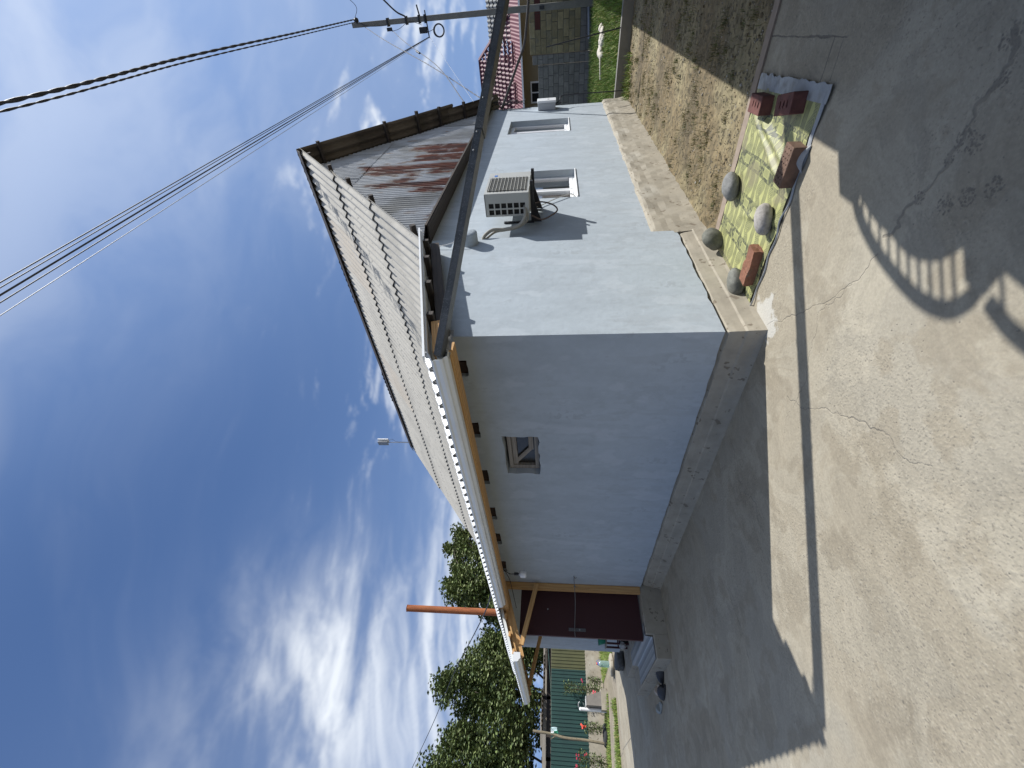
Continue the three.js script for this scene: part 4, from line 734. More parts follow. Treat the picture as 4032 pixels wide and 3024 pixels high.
{ // broken brick in two pieces
  const t = thing('broken_brick', 'orange solid brick cracked in two near the house corner', 'brick', [0.27, 0.01, 0.45]);
  const chunk = (z0, z1, sd) => { const g = new THREE.BoxGeometry(0.12, 0.078, z1 - z0, 6, 5, 8).translate(0.275, 0.05, (z0 + z1) / 2), p = g.attributes.position; for (let i = 0; i < p.count; i++) { const x = p.getX(i), y = p.getY(i), z = p.getZ(i); const e = 0.016 * (fbm(x * 25 + sd, y * 25 + z * 18, 3, 861) - 0.5) * 2, cr = 0.18 * (x - 0.275); p.setXYZ(i, x + e * 0.5 + (z > 0.56 ? 0.01 : 0), y + e * 0.5, z + e * 0.8 + cr * 0.4); } return uvm(g); };
  obj('piece', chunk(0.31, 0.412, 1), M.brickOrange, t); obj('piece', chunk(0.417, 0.605, 5), M.brickOrange, t);
}
const stoneMat = (c, s, tint) => mottled(c, 0.34, 0.35, { size: 256, sc: 22, seed: s, bump: 0.0015, tint, rough: 0.8 });
function river(label, mat, x, z, y, rx, ry, rz, turn, tip, sd) { const g = uvm(stone(rx, ry, rz, 0.19, sd, 5, 0.90)); g.computeVertexNormals(); const g2 = toCreasedNormals(g, 2.5); g2.rotateZ(tip); g2.rotateY(turn); g2.translate(x, y, z); solo('river_stone', label, 'stone', g2, mat); }
river('rough grey river stone on the mat edge beside the bed kerb', stoneMat([0.30, 0.30, 0.285], 871, [0.22, 0.225, 0.22]), 1.08, 0.80, 0.068, 0.135, 0.064, 0.085, -0.75, 0, 3);
river('pale speckled oval river stone in the middle of the mat', stoneMat([0.50, 0.465, 0.42], 873, [0.40, 0.38, 0.355]), 0.30, 0.83, 0.066, 0.125, 0.062, 0.078, -0.95, 0, 9);
river('olive grey river stone tipped against the house plinth', stoneMat([0.21, 0.21, 0.17], 875, [0.165, 0.17, 0.14]), 1.13, 0.285, 0.085, 0.105, 0.095, 0.07, -0.6, 0.6, 15);
river('smooth green-grey river stone against the plinth at the house corner', stoneMat([0.26, 0.262, 0.225], 877, [0.205, 0.205, 0.175]), 0.42, 0.225, 0.066, 0.12, 0.064, 0.08, -0.65, 0, 21);

// ---------------------------------------------------------------- porch clutter
frame = inHouse;
{
  const t = thing('striped_mat', 'grey striped plastic mat lying over the porch steps', 'mat', [-0.75, 0.12, -6.3]);
  const g = new THREE.PlaneGeometry(1, 1, 40, 30), p = g.attributes.position, q = g.attributes.uv;
  const prof = s => { const d = s * 0.62; return d < 0.2 ? [-0.53 - d, 0.240] : d < 0.32 ? [-0.733 - (d - 0.2) * 0.1, 0.240 - (d - 0.2) * 0.93] : [-0.745 - (d - 0.32), 0.127]; };
  for (let i = 0; i < p.count; i++) { const s = q.getX(i), z = -5.47 - q.getY(i) * 1.75, [x, y] = prof(s); p.setXYZ(i, x - 0.12 * q.getY(i) * 0.0, y + 0.006 * (fbm(s * 6, z * 5, 3, 901)), z); }
  g.computeVertexNormals();
  const map = pix(256, 64, (u, v) => { const s = (u * 5) % 1, n = fbm(u * 20, v * 9, 3, 903); return s < 0.42 ? [0.17 + 0.05 * n, 0.19 + 0.05 * n, 0.205 + 0.05 * n] : s < 0.55 ? [0.40, 0.41, 0.41] : [0.27 + 0.05 * n, 0.285 + 0.05 * n, 0.295 + 0.05 * n]; });
  obj('sheet', g, S({ map, roughness: 0.45 }), t);
}
{
  const t = thing('stool', 'dark red wooden stool behind the open door', 'stool', [-0.2, 0.235, -7.55]);
  for (const [x, z] of [[-0.33, -7.42], [-0.09, -7.42], [-0.33, -7.68], [-0.09, -7.68]]) obj('leg', box(x - 0.016, x + 0.016, 0.234, 0.655, z - 0.016, z + 0.016), M.maroonLight, t);
  obj('seat', rbox(-0.36, -0.06, 0.655, 0.68, -7.71, -7.39, 0.008), M.greyWood, t);
  obj('stretcher', [box(-0.32, -0.10, 0.40, 0.425, -7.43, -7.41), box(-0.32, -0.10, 0.40, 0.425, -7.69, -7.67)], M.maroonLight, t);
}
solo('green_basin', 'green plastic basin standing on the dark red stool', 'basin', new THREE.LatheGeometry([[0, 0], [0.095, 0], [0.13, 0.12], [0.142, 0.125], [0.138, 0.13], [0.126, 0.122], [0.09, 0.01], [0, 0.01]].map(a => new THREE.Vector2(...a)), 28).translate(-0.21, 0.681, -7.55), S({ color: lin(0.03, 0.25, 0.17), roughness: 0.4 }));
{ const g = uvm(stone(0.10, 0.09, 0.14, 0.3, 31, 4)); solo('black_bag', 'crumpled black bag beneath the dark red stool', 'bag', g.translate(-0.24, 0.31, -7.55), S({ color: lin(0.015, 0.015, 0.017), roughness: 0.35 })); }
{ const g = uvm(stone(0.07, 0.06, 0.09, 0.35, 37, 4)); solo('clear_bag', 'thin pale plastic bag hanging from the stool stretcher', 'bag', g.translate(-0.36, 0.36, -7.44), S({ color: lin(0.5, 0.5, 0.48), roughness: 0.3, transparent: true, opacity: 0.55 })); }
frame = null;
function shoe(label, at, turn, L, W, H, mat, open, tip = 0) {
  const t = thing('slipper', label, 'slipper', [at[0], 0.002, at[1]], 'footwear left in front of the porch'); t.rotation.set(0, turn, tip);
  const sole = new THREE.Shape(); const N = 28; for (let i = 0; i <= N; i++) { const a = i / N * 6.2832, x = Math.cos(a) * L / 2, w = W / 2 * (0.82 + 0.18 * Math.cos(a + 0.5)) * (1 - 0.12 * Math.cos(2 * a)); i ? sole.lineTo(x, Math.sin(a) * w) : sole.moveTo(x, Math.sin(a) * w); }
  const s = new THREE.Mesh(strip(new THREE.ExtrudeGeometry(sole, { depth: 0.016, bevelEnabled: true, bevelSize: 0.003, bevelThickness: 0.004, bevelSegments: 2 }).rotateX(-Math.PI / 2).translate(0, 0.006, 0)), open ? mat : M.black); s.name = 'sole'; t.add(s);
  const up = new THREE.SphereGeometry(1, 24, 14, 0, 6.2832, 0, 1.5708), p = up.attributes.position;
  for (let i = 0; i < p.count; i++) { let x = p.getX(i), y = p.getY(i), z = p.getZ(i); const cut = open ? -0.05 : -0.85; if (x < cut) x = cut; p.setXYZ(i, x * L * 0.48, 0.018 + y * H * (open ? 1 : 1.05 - 0.2 * x), z * W * 0.46); }
  up.computeVertexNormals(); const u = new THREE.Mesh(strip(up), mat); u.name = 'upper'; t.add(u);
  for (const m of [s, u]) m.castShadow = m.receiveShadow = true;
  return t;
}
shoe('black slip-on shoe on the concrete nearest the porch step', [-1.18, -5.72], 2.2, 0.36, 0.14, 0.09, M.black, false);
shoe('second black slip-on shoe leaning over beside the first', [-1.40, -5.84], 1.9, 0.36, 0.14, 0.09, M.black, false);
shoe('beige open slipper lying behind the black shoes', [-1.30, -6.22], 1.7, 0.33, 0.13, 0.06, S({ color: lin(0.42, 0.36, 0.29), roughness: 0.8 }), true);
shoe('grey open slipper with a pale strap lying outermost from the porch', [-1.52, -6.30], 1.75, 0.34, 0.13, 0.06, S({ color: lin(0.26, 0.28, 0.27), roughness: 0.7 }), true);
solo('concrete_block', 'rough dark concrete block at the far corner of the house', 'block', uvm(stone(0.22, 0.12, 0.30, 0.3, 41, 4, 0.6)).translate(0.10, 0.09, -10.3), M.pocket);

// ---------------------------------------------------------------- back yard
{
  const t = thing('sheet_fence', 'green ribbed sheet metal fence on a low concrete base', 'fence', [0, -0.03, -17.3]);
  const sheetM = [mottled([0.030, 0.085, 0.075], 0.12, 2, { size: 128, sc: 5, seed: 911, bump: 0, rough: 0.5, tint: [0.026, 0.07, 0.066] }), mottled([0.115, 0.12, 0.05], 0.2, 1.4, { size: 128, sc: 6, seed: 913, bump: 0, rough: 0.6, tint: [0.09, 0.11, 0.05] })];
  const prof = (a0, a1) => { const P = []; for (let a = a0; a < a1 - 1e-6; a += 0.115) for (const [d, b] of [[0, 0], [0.05, 0], [0.065, 0.02], [0.10, 0.02]]) if (a + d < a1) P.push([a + d, b]); P.push([a1, 0]); return P; };
  for (let i = 0; i < 11; i++) { const x = -6.63 + i * 1.15; obj('fence_sheet', uvm(basis(geoPush(prof(x, x + 1.17), 0.002, 1.33), V(1, 0, 0), V(0, 0, 1), V(0, -1, 0), V(0, 1.9, -17.3 + (i % 2) * 0.003))), sheetM[x > 1.2 ? 1 : 0], t); }
  obj('base_wall', box(-6.8, 6.2, -0.05, 0.575, -17.45, -17.28), M.plinth, t);
  for (const y of [0.8, 1.6]) obj('rail', box(-6.6, 6.0, y, y + 0.04, -17.36, -17.32), M.black, t);
}
{
  const t = thing('garden_shed', 'dark open shed with a corrugated roof behind the green fence', 'shed', [0.5, 0, -20]);
  for (let i = 0; i < 4; i++) { const x = -0.3 + i * 1.15, y = 2.27 - 0.06 * (i + 0.5); obj('slate_sheet', uvm(basis(geoPush(wavePts(x, x + 1.19, 0.15, 0.026), 0.008, 2.4), V(1, 0, 0), V(0, 1, 0.02).normalize(), V(0, -0.02, 1).normalize(), V(0, y + 0.05, -20.2))), M.slateOldShaded, t); }
  obj('back_wall', box(-3.2, 4.2, 0, 2.3, -20.6, -20.5), M.greyWood, t);
  obj('end_wall', box(-3.2, -3.1, 0, 2.2, -20.5, -18), M.greyWood, t);
  for (const x of [-3.0, -1.2, 0.6, 2.4]) obj('post', box(x - 0.05, x + 0.05, 0, 2.25, -18.1, -18.0), M.oldWood, t);
  obj('fascia_plank', beam(V(-3.6, 2.12, -17.9), V(-0.5, 2.17, -17.9), 0.03, 0.13), M.greyWood, t);
  obj('fascia_plank', beam(V(-0.9, 2.26, -17.96), V(0.1, 2.30, -17.96), 0.03, 0.05), M.greyWood, t);
  obj('lintel', beam(V(-3.2, 2.0, -18.05), V(4, 2.0, -18.05), 0.1, 0.16), M.oldWood, t);
}
{
  const t = thing('wash_trough', 'grey tapered wash trough at the edge of the back path', 'wash trough', [0.2, 0, -15.6]);
  const tr = (s, x0, x1, y0, y1) => [x0, x1, y0, y1];
  const quadP = (pts, d) => uvm(extr(pts, d));
  const gm = mottled([0.33, 0.30, 0.265], 0.15, 0.5, { size: 128, sc: 6, seed: 921, bump: 0 });
  obj('front_panel', quadP([[0.01, 0.2], [0.42, 0.2], [0.25, 0.7], [0.01, 0.7]], 0.02).translate(0, 0, -15.42), gm, t);
  obj('back_panel', quadP([[0.01, 0.2], [0.42, 0.2], [0.25, 0.7], [0.01, 0.7]], 0.02).translate(0, 0, -15.8), gm, t);
  obj('end_panel', [beam(V(0.415, 0.2, -15.6), V(0.245, 0.7, -15.6), 0.36, 0.015, V(1, 0.3, 0)), box(0.0, 0.012, 0.2, 0.7, -15.78, -15.42)], gm, t);
  obj('rim', [box(0.0, 0.26, 0.70, 0.712, -15.41, -15.39), box(0.0, 0.26, 0.70, 0.712, -15.81, -15.79), box(0.25, 0.262, 0.7, 0.713, -15.79, -15.41)], M.pvc, t);
  obj('bearer', box(-0.1, 0.5, -0.03, 0.2, -15.85, -15.38), M.plinth, t);
}
{
  const t = thing('standpipe', 'white lagged water pipe with a bent tap behind the wash trough', 'water tap', [-0.06, 0, -15.7]);
  obj('pipe', [rod(V(-0.06, 0, -15.7), V(-0.06, 0.86, -15.7), 0.06, 16, 0.05), new THREE.SphereGeometry(0.055, 16, 10).translate(-0.06, 0.88, -15.7)], M.pvc, t);
  obj('spout', tube([V(-0.06, 0.90, -15.7), V(0.0, 0.95, -15.68), V(0.09, 0.945, -15.66), V(0.13, 0.90, -15.65)], 0.018, 20, 8), M.zinc, t);
  obj('stay', rod(V(-0.05, 0.72, -15.66), V(0.12, 0.80, -15.65), 0.008, 6), M.zinc, t);
}
{
  const t = thing('water_jug', 'clear plastic water jug with a blue collar and orange cap', 'jug', [0.62, 0.10, -12.9]);
  const c = [0.62, 0.10, -12.9], L = pts => new THREE.LatheGeometry(pts.map(a => new THREE.Vector2(...a)), 28).translate(...c);
  obj('bottle', L([[0, 0], [0.075, 0], [0.088, 0.012], [0.088, 0.19], [0.08, 0.21], [0.088, 0.225], [0.085, 0.26], [0.05, 0.32], [0.028, 0.335], [0.028, 0.36]]), new THREE.MeshPhysicalMaterial({ color: lin(0.62, 0.78, 0.80), roughness: 0.08, transmission: 0.75, thickness: 0, ior: 1.45, side: THREE.DoubleSide }), t);
  obj('collar', L([[0.05, 0.318], [0.055, 0.31], [0.034, 0.342], [0.03, 0.345]]), S({ color: lin(0.05, 0.1, 0.45), roughness: 0.4 }), t);
  obj('cap', L([[0.032, 0.343], [0.033, 0.375], [0.0, 0.378]]), S({ color: lin(0.55, 0.10, 0.03), roughness: 0.4 }), t);
  obj('handle', tube([V(0.62, 0.44, -12.87), V(0.66, 0.47, -12.84), V(0.70, 0.42, -12.84), V(0.705, 0.36, -12.85)], 0.006, 16, 6), S({ color: lin(0.05, 0.1, 0.45), roughness: 0.4 }), t);
}
solo('flat_stone', 'flat pale stone under the clear water jug', 'stone', uvm(stone(0.3, 0.07, 0.22, 0.12, 45, 4, 0.7)).translate(0.62, 0.03, -12.9), M.plinth);
{ const g = new THREE.TorusGeometry(0.24, 0.085, 14, 40).rotateX(Math.PI / 2).scale(1, 0.9, 1).translate(-0.62, 0.05, -16.4); solo('tyre_planter', 'old black tyre laid flat as a planter by the fence', 'tyre', g, S({ color: lin(0.03, 0.03, 0.032), roughness: 0.9 })); }
{ const pts = [V(-0.86, -0.03, -16.3), V(-0.80, 0.7, -16.3), V(-0.78, 1.4, -16.3), V(-0.70, 1.9, -16.3), V(-0.66, 2.5, -16.3)]; solo('wooden_pole', 'crooked pale wooden pole standing before the green fence', 'pole', [tube(pts, 0.042, 40, 10), tube([V(-0.74, 1.68, -16.3), V(-0.79, 1.80, -16.28), V(-0.83, 1.86, -16.27)], 0.016, 8, 6)], mottled([0.36, 0.30, 0.20], 0.3, 0.4, { size: 128, sc: 8, seed: 931, bump: 0, spots: [0.10, 0.08, 0.05], spotAt: 0.62 })); }
{
  const t = thing('clothesline', 'thin green washing line strung from the house to the pole', 'washing line', [-0.3, 1.8, -13]);
  obj('cord', tube([V(-0.13, 1.85, -8.58), V(-0.2, 1.84, -12.0), V(-0.5, 1.84, -14.5), V(-0.69, 1.88, -16.28)], 0.006, 30, 5), S({ color: lin(0.20, 0.32, 0.24), roughness: 0.7 }), t);
  const peg = (q, h, w, m, n) => { const c = new THREE.CatmullRomCurve3([V(-0.13, 1.85, -8.58), V(-0.2, 1.84, -12.0), V(-0.5, 1.84, -14.5), V(-0.69, 1.88, -16.28)]).getPoint(q); const g = new THREE.PlaneGeometry(w, h, 6, 6), p = g.attributes.position; for (let i = 0; i < p.count; i++) p.setZ(i, 0.02 * Math.sin(p.getX(i) * 40 + p.getY(i) * 12)); g.computeVertexNormals(); obj(n, g.rotateY(0.5).translate(c.x, c.y - h / 2 + 0.012, c.z), m, t); };
  peg(0.90, 0.20, 0.10, S({ color: lin(0.45, 0.60, 0.62), roughness: 0.8 }), 'hung_cloth'); peg(0.945, 0.10, 0.11, M.pvc, 'hung_cloth'); peg(0.96, 0.24, 0.09, S({ color: lin(0.03, 0.22, 0.13), roughness: 0.8 }), 'hung_cloth');
}
// leaves: small folded cards gathered into clumps
function leafCloud(N, place, size, cols) {
  const P = [], C = [], q = new THREE.Quaternion(), e = new THREE.Euler();
  for (let i = 0; i < N; i++) {
    const [c, dir] = place(i), s = size * rr(0.6, 1.35); e.set(rr(-1.1, 0.6), rr(0, 6.28), rr(-0.7, 0.7)); q.setFromEuler(e);
    const k = rr(0.6, 1.35), col = cols[Math.floor(rnd() * cols.length)];
    const v = [[0, 0, 0], [-0.32, -0.10, 0.5], [0, 0.02, 0.55], [0.32, -0.10, 0.5], [0, -0.16, 1.1]].map(a => V(...a).multiplyScalar(s).applyQuaternion(q).add(c));
    for (const [a, b, d] of [[0, 1, 2], [0, 2, 3], [1, 4, 2], [2, 4, 3]]) for (const w of [a, b, d]) { P.push(v[w].x, v[w].y, v[w].z); C.push(col[0] * k, col[1] * k, col[2] * k); }
  }
  const g = new THREE.BufferGeometry(); g.setAttribute('position', new THREE.Float32BufferAttribute(P, 3)); g.setAttribute('color', new THREE.Float32BufferAttribute(C, 3)); g.computeVertexNormals(); return g;
}
M.leaf = S({ vertexColors: true, roughness: 0.6 });
M.bark = mottled([0.14, 0.115, 0.085], 0.35, 0.6, { size: 128, sc: 8, seed: 941, bump: 0.008, sy: 0.4 });
function tree(label, base, h, crown, lobes, N, size, cols) {
  const t = thing('tree', label, 'tree', base, 'trees beyond the green fence');
  const [bx, by, bz] = base, wood = [tube([V(bx, by, bz), V(bx + 0.1, h * 0.25, bz), V(bx - 0.08, h * 0.5, bz + 0.1), V(bx, h * 0.85, bz)], 0.13, 20, 9)];
  const clumps = [];
  for (const [cx, cy, cz, rx, ry, rz, n] of lobes) for (let i = 0; i < n; i++) {
    const u = V(rr(-1, 1), rr(-1, 1), rr(-1, 1)); if (u.length() > 1 || u.length() < 0.2) { i--; continue; } u.setLength(Math.pow(u.length(), 0.45));
    clumps.push([V(cx + u.x * rx, cy + u.y * ry, cz + u.z * rz), rr(0.20, 0.48) * crown]);
  }
  for (const [cx, cy, cz] of lobes) { wood.push(tube([V(bx, h * 0.3, bz), V((bx + cx) / 2, (h * 0.3 + cy) / 2 - 0.1, (bz + cz) / 2), V(cx, cy, cz)], 0.05, 12, 6)); for (let k = 0; k < 5; k++) { const c = clumps[Math.floor(rnd() * clumps.length)][0]; wood.push(tube([V(cx, cy, cz), V((cx + c.x) / 2, (cy + c.y) / 2 + 0.1, (cz + c.z) / 2), c], 0.018, 8, 5)); } }
  obj('trunk', wood, M.bark, t);
  obj('crown', leafCloud(N, () => { const [c, r] = clumps[Math.floor(rnd() * clumps.length)]; const u = V(rr(-1, 1), rr(-1, 1), rr(-1, 1)).multiplyScalar(r); return [c.clone().add(u)]; }, size, cols), M.leaf, t);
}
const GD = [[0.10, 0.135, 0.038], [0.115, 0.155, 0.043], [0.14, 0.17, 0.057], [0.07, 0.105, 0.034]], GL = [[0.12, 0.16, 0.045], [0.15, 0.185, 0.06], [0.10, 0.14, 0.04], [0.17, 0.195, 0.075]];
tree('tall dark walnut-like tree rising beyond the wooden pole', [-1.2, 0, -22.5], 5.5, 1, [[-1.4, 5.9, -22.3, 1.5, 1.6, 1.6, 60], [-0.2, 4.6, -21.5, 1.5, 1.5, 1.4, 60], [-2.6, 4.6, -22.2, 1.6, 1.9, 1.6, 50], [-1.3, 3.1, -20.9, 1.8, 1.0, 1.0, 46]], 25000, 0.15, GD);
tree('dark round-headed tree rising behind the end of the porch gutter', [1.4, 0, -22], 5, 1, [[1.5, 6.2, -21.6, 1.0, 1.1, 1.2, 40], [1.9, 4.8, -21.4, 1.5, 1.3, 1.4, 60], [0.6, 3.6, -20.8, 1.5, 1.1, 1.1, 46], [3.2, 4.1, -21.6, 1.3, 1.2, 1.2, 46]], 23000, 0.15, GD);
tree('dark bushy tree behind the rusty stove pipe', [4.3, 0, -22.5], 4.6, 1, [[4.2, 4.5, -22, 1.4, 1.3, 1.3, 50], [5.2, 3.6, -22.4, 1.5, 1.3, 1.2, 40], [3.4, 3.2, -21.8, 1.2, 1.0, 1.0, 30]], 15000, 0.15, GD);
tree('light green drooping tree showing above the porch roof', [6.9, 0, -21.5], 5.5, 0.8, [[5.8, 6.3, -21, 0.9, 1.3, 1.0, 46], [6.9, 6.0, -21.3, 1.2, 1.4, 1.1, 46], [6.0, 4.8, -20.8, 1.5, 1.3, 1.1, 46], [8.2, 6.6, -21.2, 0.7, 0.9, 0.7, 18], [8.9, 7.3, -21.2, 0.28, 0.5, 0.3, 7], [8.0, 7.6, -21.1, 0.25, 0.4, 0.3, 5]], 19000, 0.165, GL);
function bush(name, label, x, z, h, r, N, cols, flowers, fcol, cat) {
  const t = thing(name, label, cat, [x, -0.03, z]);
  const stems = []; for (let i = 0; i < 6; i++) { const a = rr(0, 6.28), d = rr(0.2, 0.8) * r; stems.push(tube([V(x, -0.03, z), V(x + Math.cos(a) * d * 0.4, h * 0.5, z + Math.sin(a) * d * 0.4), V(x + Math.cos(a) * d, h * rr(0.75, 1), z + Math.sin(a) * d)], 0.006, 8, 5)); }
  obj('stems', stems, M.bark, t);
  obj('foliage', leafCloud(N, () => { const a = rr(0, 6.28), d = Math.sqrt(rnd()) * r, y = h * (0.15 + 0.85 * rnd()); return [V(x + Math.cos(a) * d * (0.5 + 0.6 * y / h), y, z + Math.sin(a) * d)]; }, 0.055, cols), M.leaf, t);
  for (const [fx, fy, n] of flowers) for (let i = 0; i < n; i++) { const c = V(x + fx + rr(-0.07, 0.07), fy + rr(-0.07, 0.07), z + r * 0.6 + rr(-0.05, 0.05)), pet = []; for (let k = 0; k < 7; k++) pet.push(new THREE.SphereGeometry(0.026, 8, 6).scale(1, 0.45, 0.8).translate(0.018, 0, 0).rotateZ(0.5).rotateY(k * 0.9 + i).rotateX(0.6).translate(c.x, c.y, c.z)); obj('flower', pet, S({ color: lin(...fcol), roughness: 0.6 }), t); }
}
bush('rose_bush', 'rose bush with coral red blooms beside the tyre planter', -0.42, -16.6, 0.75, 0.2, 420, GD, [[0.02, 0.82, 5], [-0.05, 0.70, 2]], [0.62, 0.07, 0.035], 'rose bush');
bush('rose_bush', 'tall rose bush with dark red blooms at the far end of the fence', -1.35, -16.4, 1.0, 0.35, 700, GD, [[0.1, 1.0, 4], [-0.15, 1.05, 3], [0.2, 0.75, 2]], [0.28, 0.012, 0.03], 'rose bush');
bush('rose_bush', 'rose bush with a single crimson bloom below the green sheets', 0.95, -16.7, 0.55, 0.2, 300, GD, [[0.0, 0.74, 2]], [0.34, 0.01, 0.05], 'rose bush');
bush('rose_bush', 'low rose bush with pink red blooms behind the wash trough', 0.55, -16.2, 0.35, 0.2, 260, GD, [[-0.05, 0.36, 3]], [0.55, 0.06, 0.09], 'rose bush');
bush('sapling', 'leafy slender sapling growing before the green fence', 0.75, -16.9, 1.45, 0.22, 620, GD, [], [0, 0, 0], 'sapling');

// ---------------------------------------------------------------- beyond the bed: kerb, walls, neighbours
struct('kerb', (() => { const g = beam(V(9.18, 0.085, 0.02), V(8.74, 0.085, 2.74), 0.17, 0.25); return g; })(), mottled([0.30, 0.28, 0.245], 0.12, 1, { size: 256, sc: 12, seed: 951, bump: 0.003 }));
solo('rebar_rod', 'thin dark steel rod leaning up from the concrete kerb', 'rod', rod(V(8.93, 0.2, 1.37), V(8.86, 1.80, 1.16), 0.012, 8), M.cable);
{
  const t = thing('debris_pile', 'pale broken rubble and a bare stick lying on the lawn', 'rubble', [15, -0.02, 0.6]);
  const pm = S({ color: lin(0.55, 0.50, 0.42), roughness: 0.9 });
  for (let i = 0; i < 9; i++) obj('lump', uvm(stone(rr(0.12, 0.26), rr(0.06, 0.11), rr(0.10, 0.18), 0.3, 60 + i, 3)).translate(15 + rr(-0.35, 0.35), 0.07, 0.95 - i * 0.09 + rr(-0.05, 0.05)), pm, t);
  obj('stick', tube([V(14.7, 0.12, 0.4), V(14.5, 0.12, 0.05), V(14.45, 0.09, -0.35)], 0.035, 12, 7), pm, t);
}
function blockWall(label, z0, z1, y0, y1, rowH, len, mats, x, extra) {
  const t = thing('block_wall', label, 'wall', [x + 0.1, 0, (z0 + z1) / 2]); const rows = Math.round((y1 - y0) / rowH);
  obj('mortar', box(x + 0.018, x + 0.2, -0.05, y1 - 0.01, z0 + 0.01, z1 - 0.01), M.pocket, t);
  for (let r = 0; r < rows; r++) { let z = z0 - (r % 2) * len * 0.5 + rr(-0.03, 0.03); while (z < z1 - 0.05) { const a = Math.max(z, z0), b = Math.min(z + len * rr(0.92, 1.06), z1); if (b - a > 0.06) obj('block', rbox(x + rr(-0.006, 0.006), x + 0.15, y0 + r * rowH + 0.008, y0 + (r + 1) * rowH - 0.006, a + 0.007, b - 0.007, 0.008, 1), mats(r, a), t); z = b; if (b >= z1) break; } }
  return t;
}
const blkG = [0.9, 1, 1.12].map((k, i) => mottled([0.30 * k, 0.285 * k, 0.26 * k], 0.22, 0.8, { size: 128, sc: 10, seed: 961 + i, bump: 0 }));
const blkY = [0.85, 1, 1.15].map((k, i) => mottled([0.42 * k, 0.35 * k, 0.20 * k], 0.22, 0.8, { size: 128, sc: 10, seed: 971 + i, bump: 0, tint: [0.34 * k, 0.30 * k, 0.20 * k] }));
const blkR = mottled([0.12, 0.035, 0.03], 0.2, 0.8, { size: 128, sc: 8, seed: 981, bump: 0 });
blockWall('grey cinder block wall at the end of the lawn', -7.5, -0.62, 0.02, 2.36, 0.234, 0.42, (r, z) => blkG[Math.floor(hash(r, Math.round(z * 10), 3) * 3)], 20.9);
blockWall('short grey block pier between the grey and the tan block walls', -0.60, -0.24, 0.02, 2.60, 0.234, 0.42, (r, z) => blkG[Math.floor(hash(r, Math.round(z * 10), 4) * 3)], 20.86);
blockWall('tan block wall with maroon blocks along its upper course', -0.22, 3.4, 0.0, 2.68, 0.244, 0.56, (r, z) => (r === 9 && (hash(Math.round(z * 7), 3, 8) < 0.55)) ? blkR : r < 2 ? blkG[0] : blkY[Math.floor(hash(r, Math.round(z * 10), 5) * 3)], 20.88);
solo('scrap_pipe', 'grey plastic pipe lying along the foot of the tan wall', 'pipe', rod(V(20.6, 0.18, 1.25), V(20.62, 0.12, 0.2), 0.06, 14), S({ color: lin(0.22, 0.24, 0.27), roughness: 0.5 }));
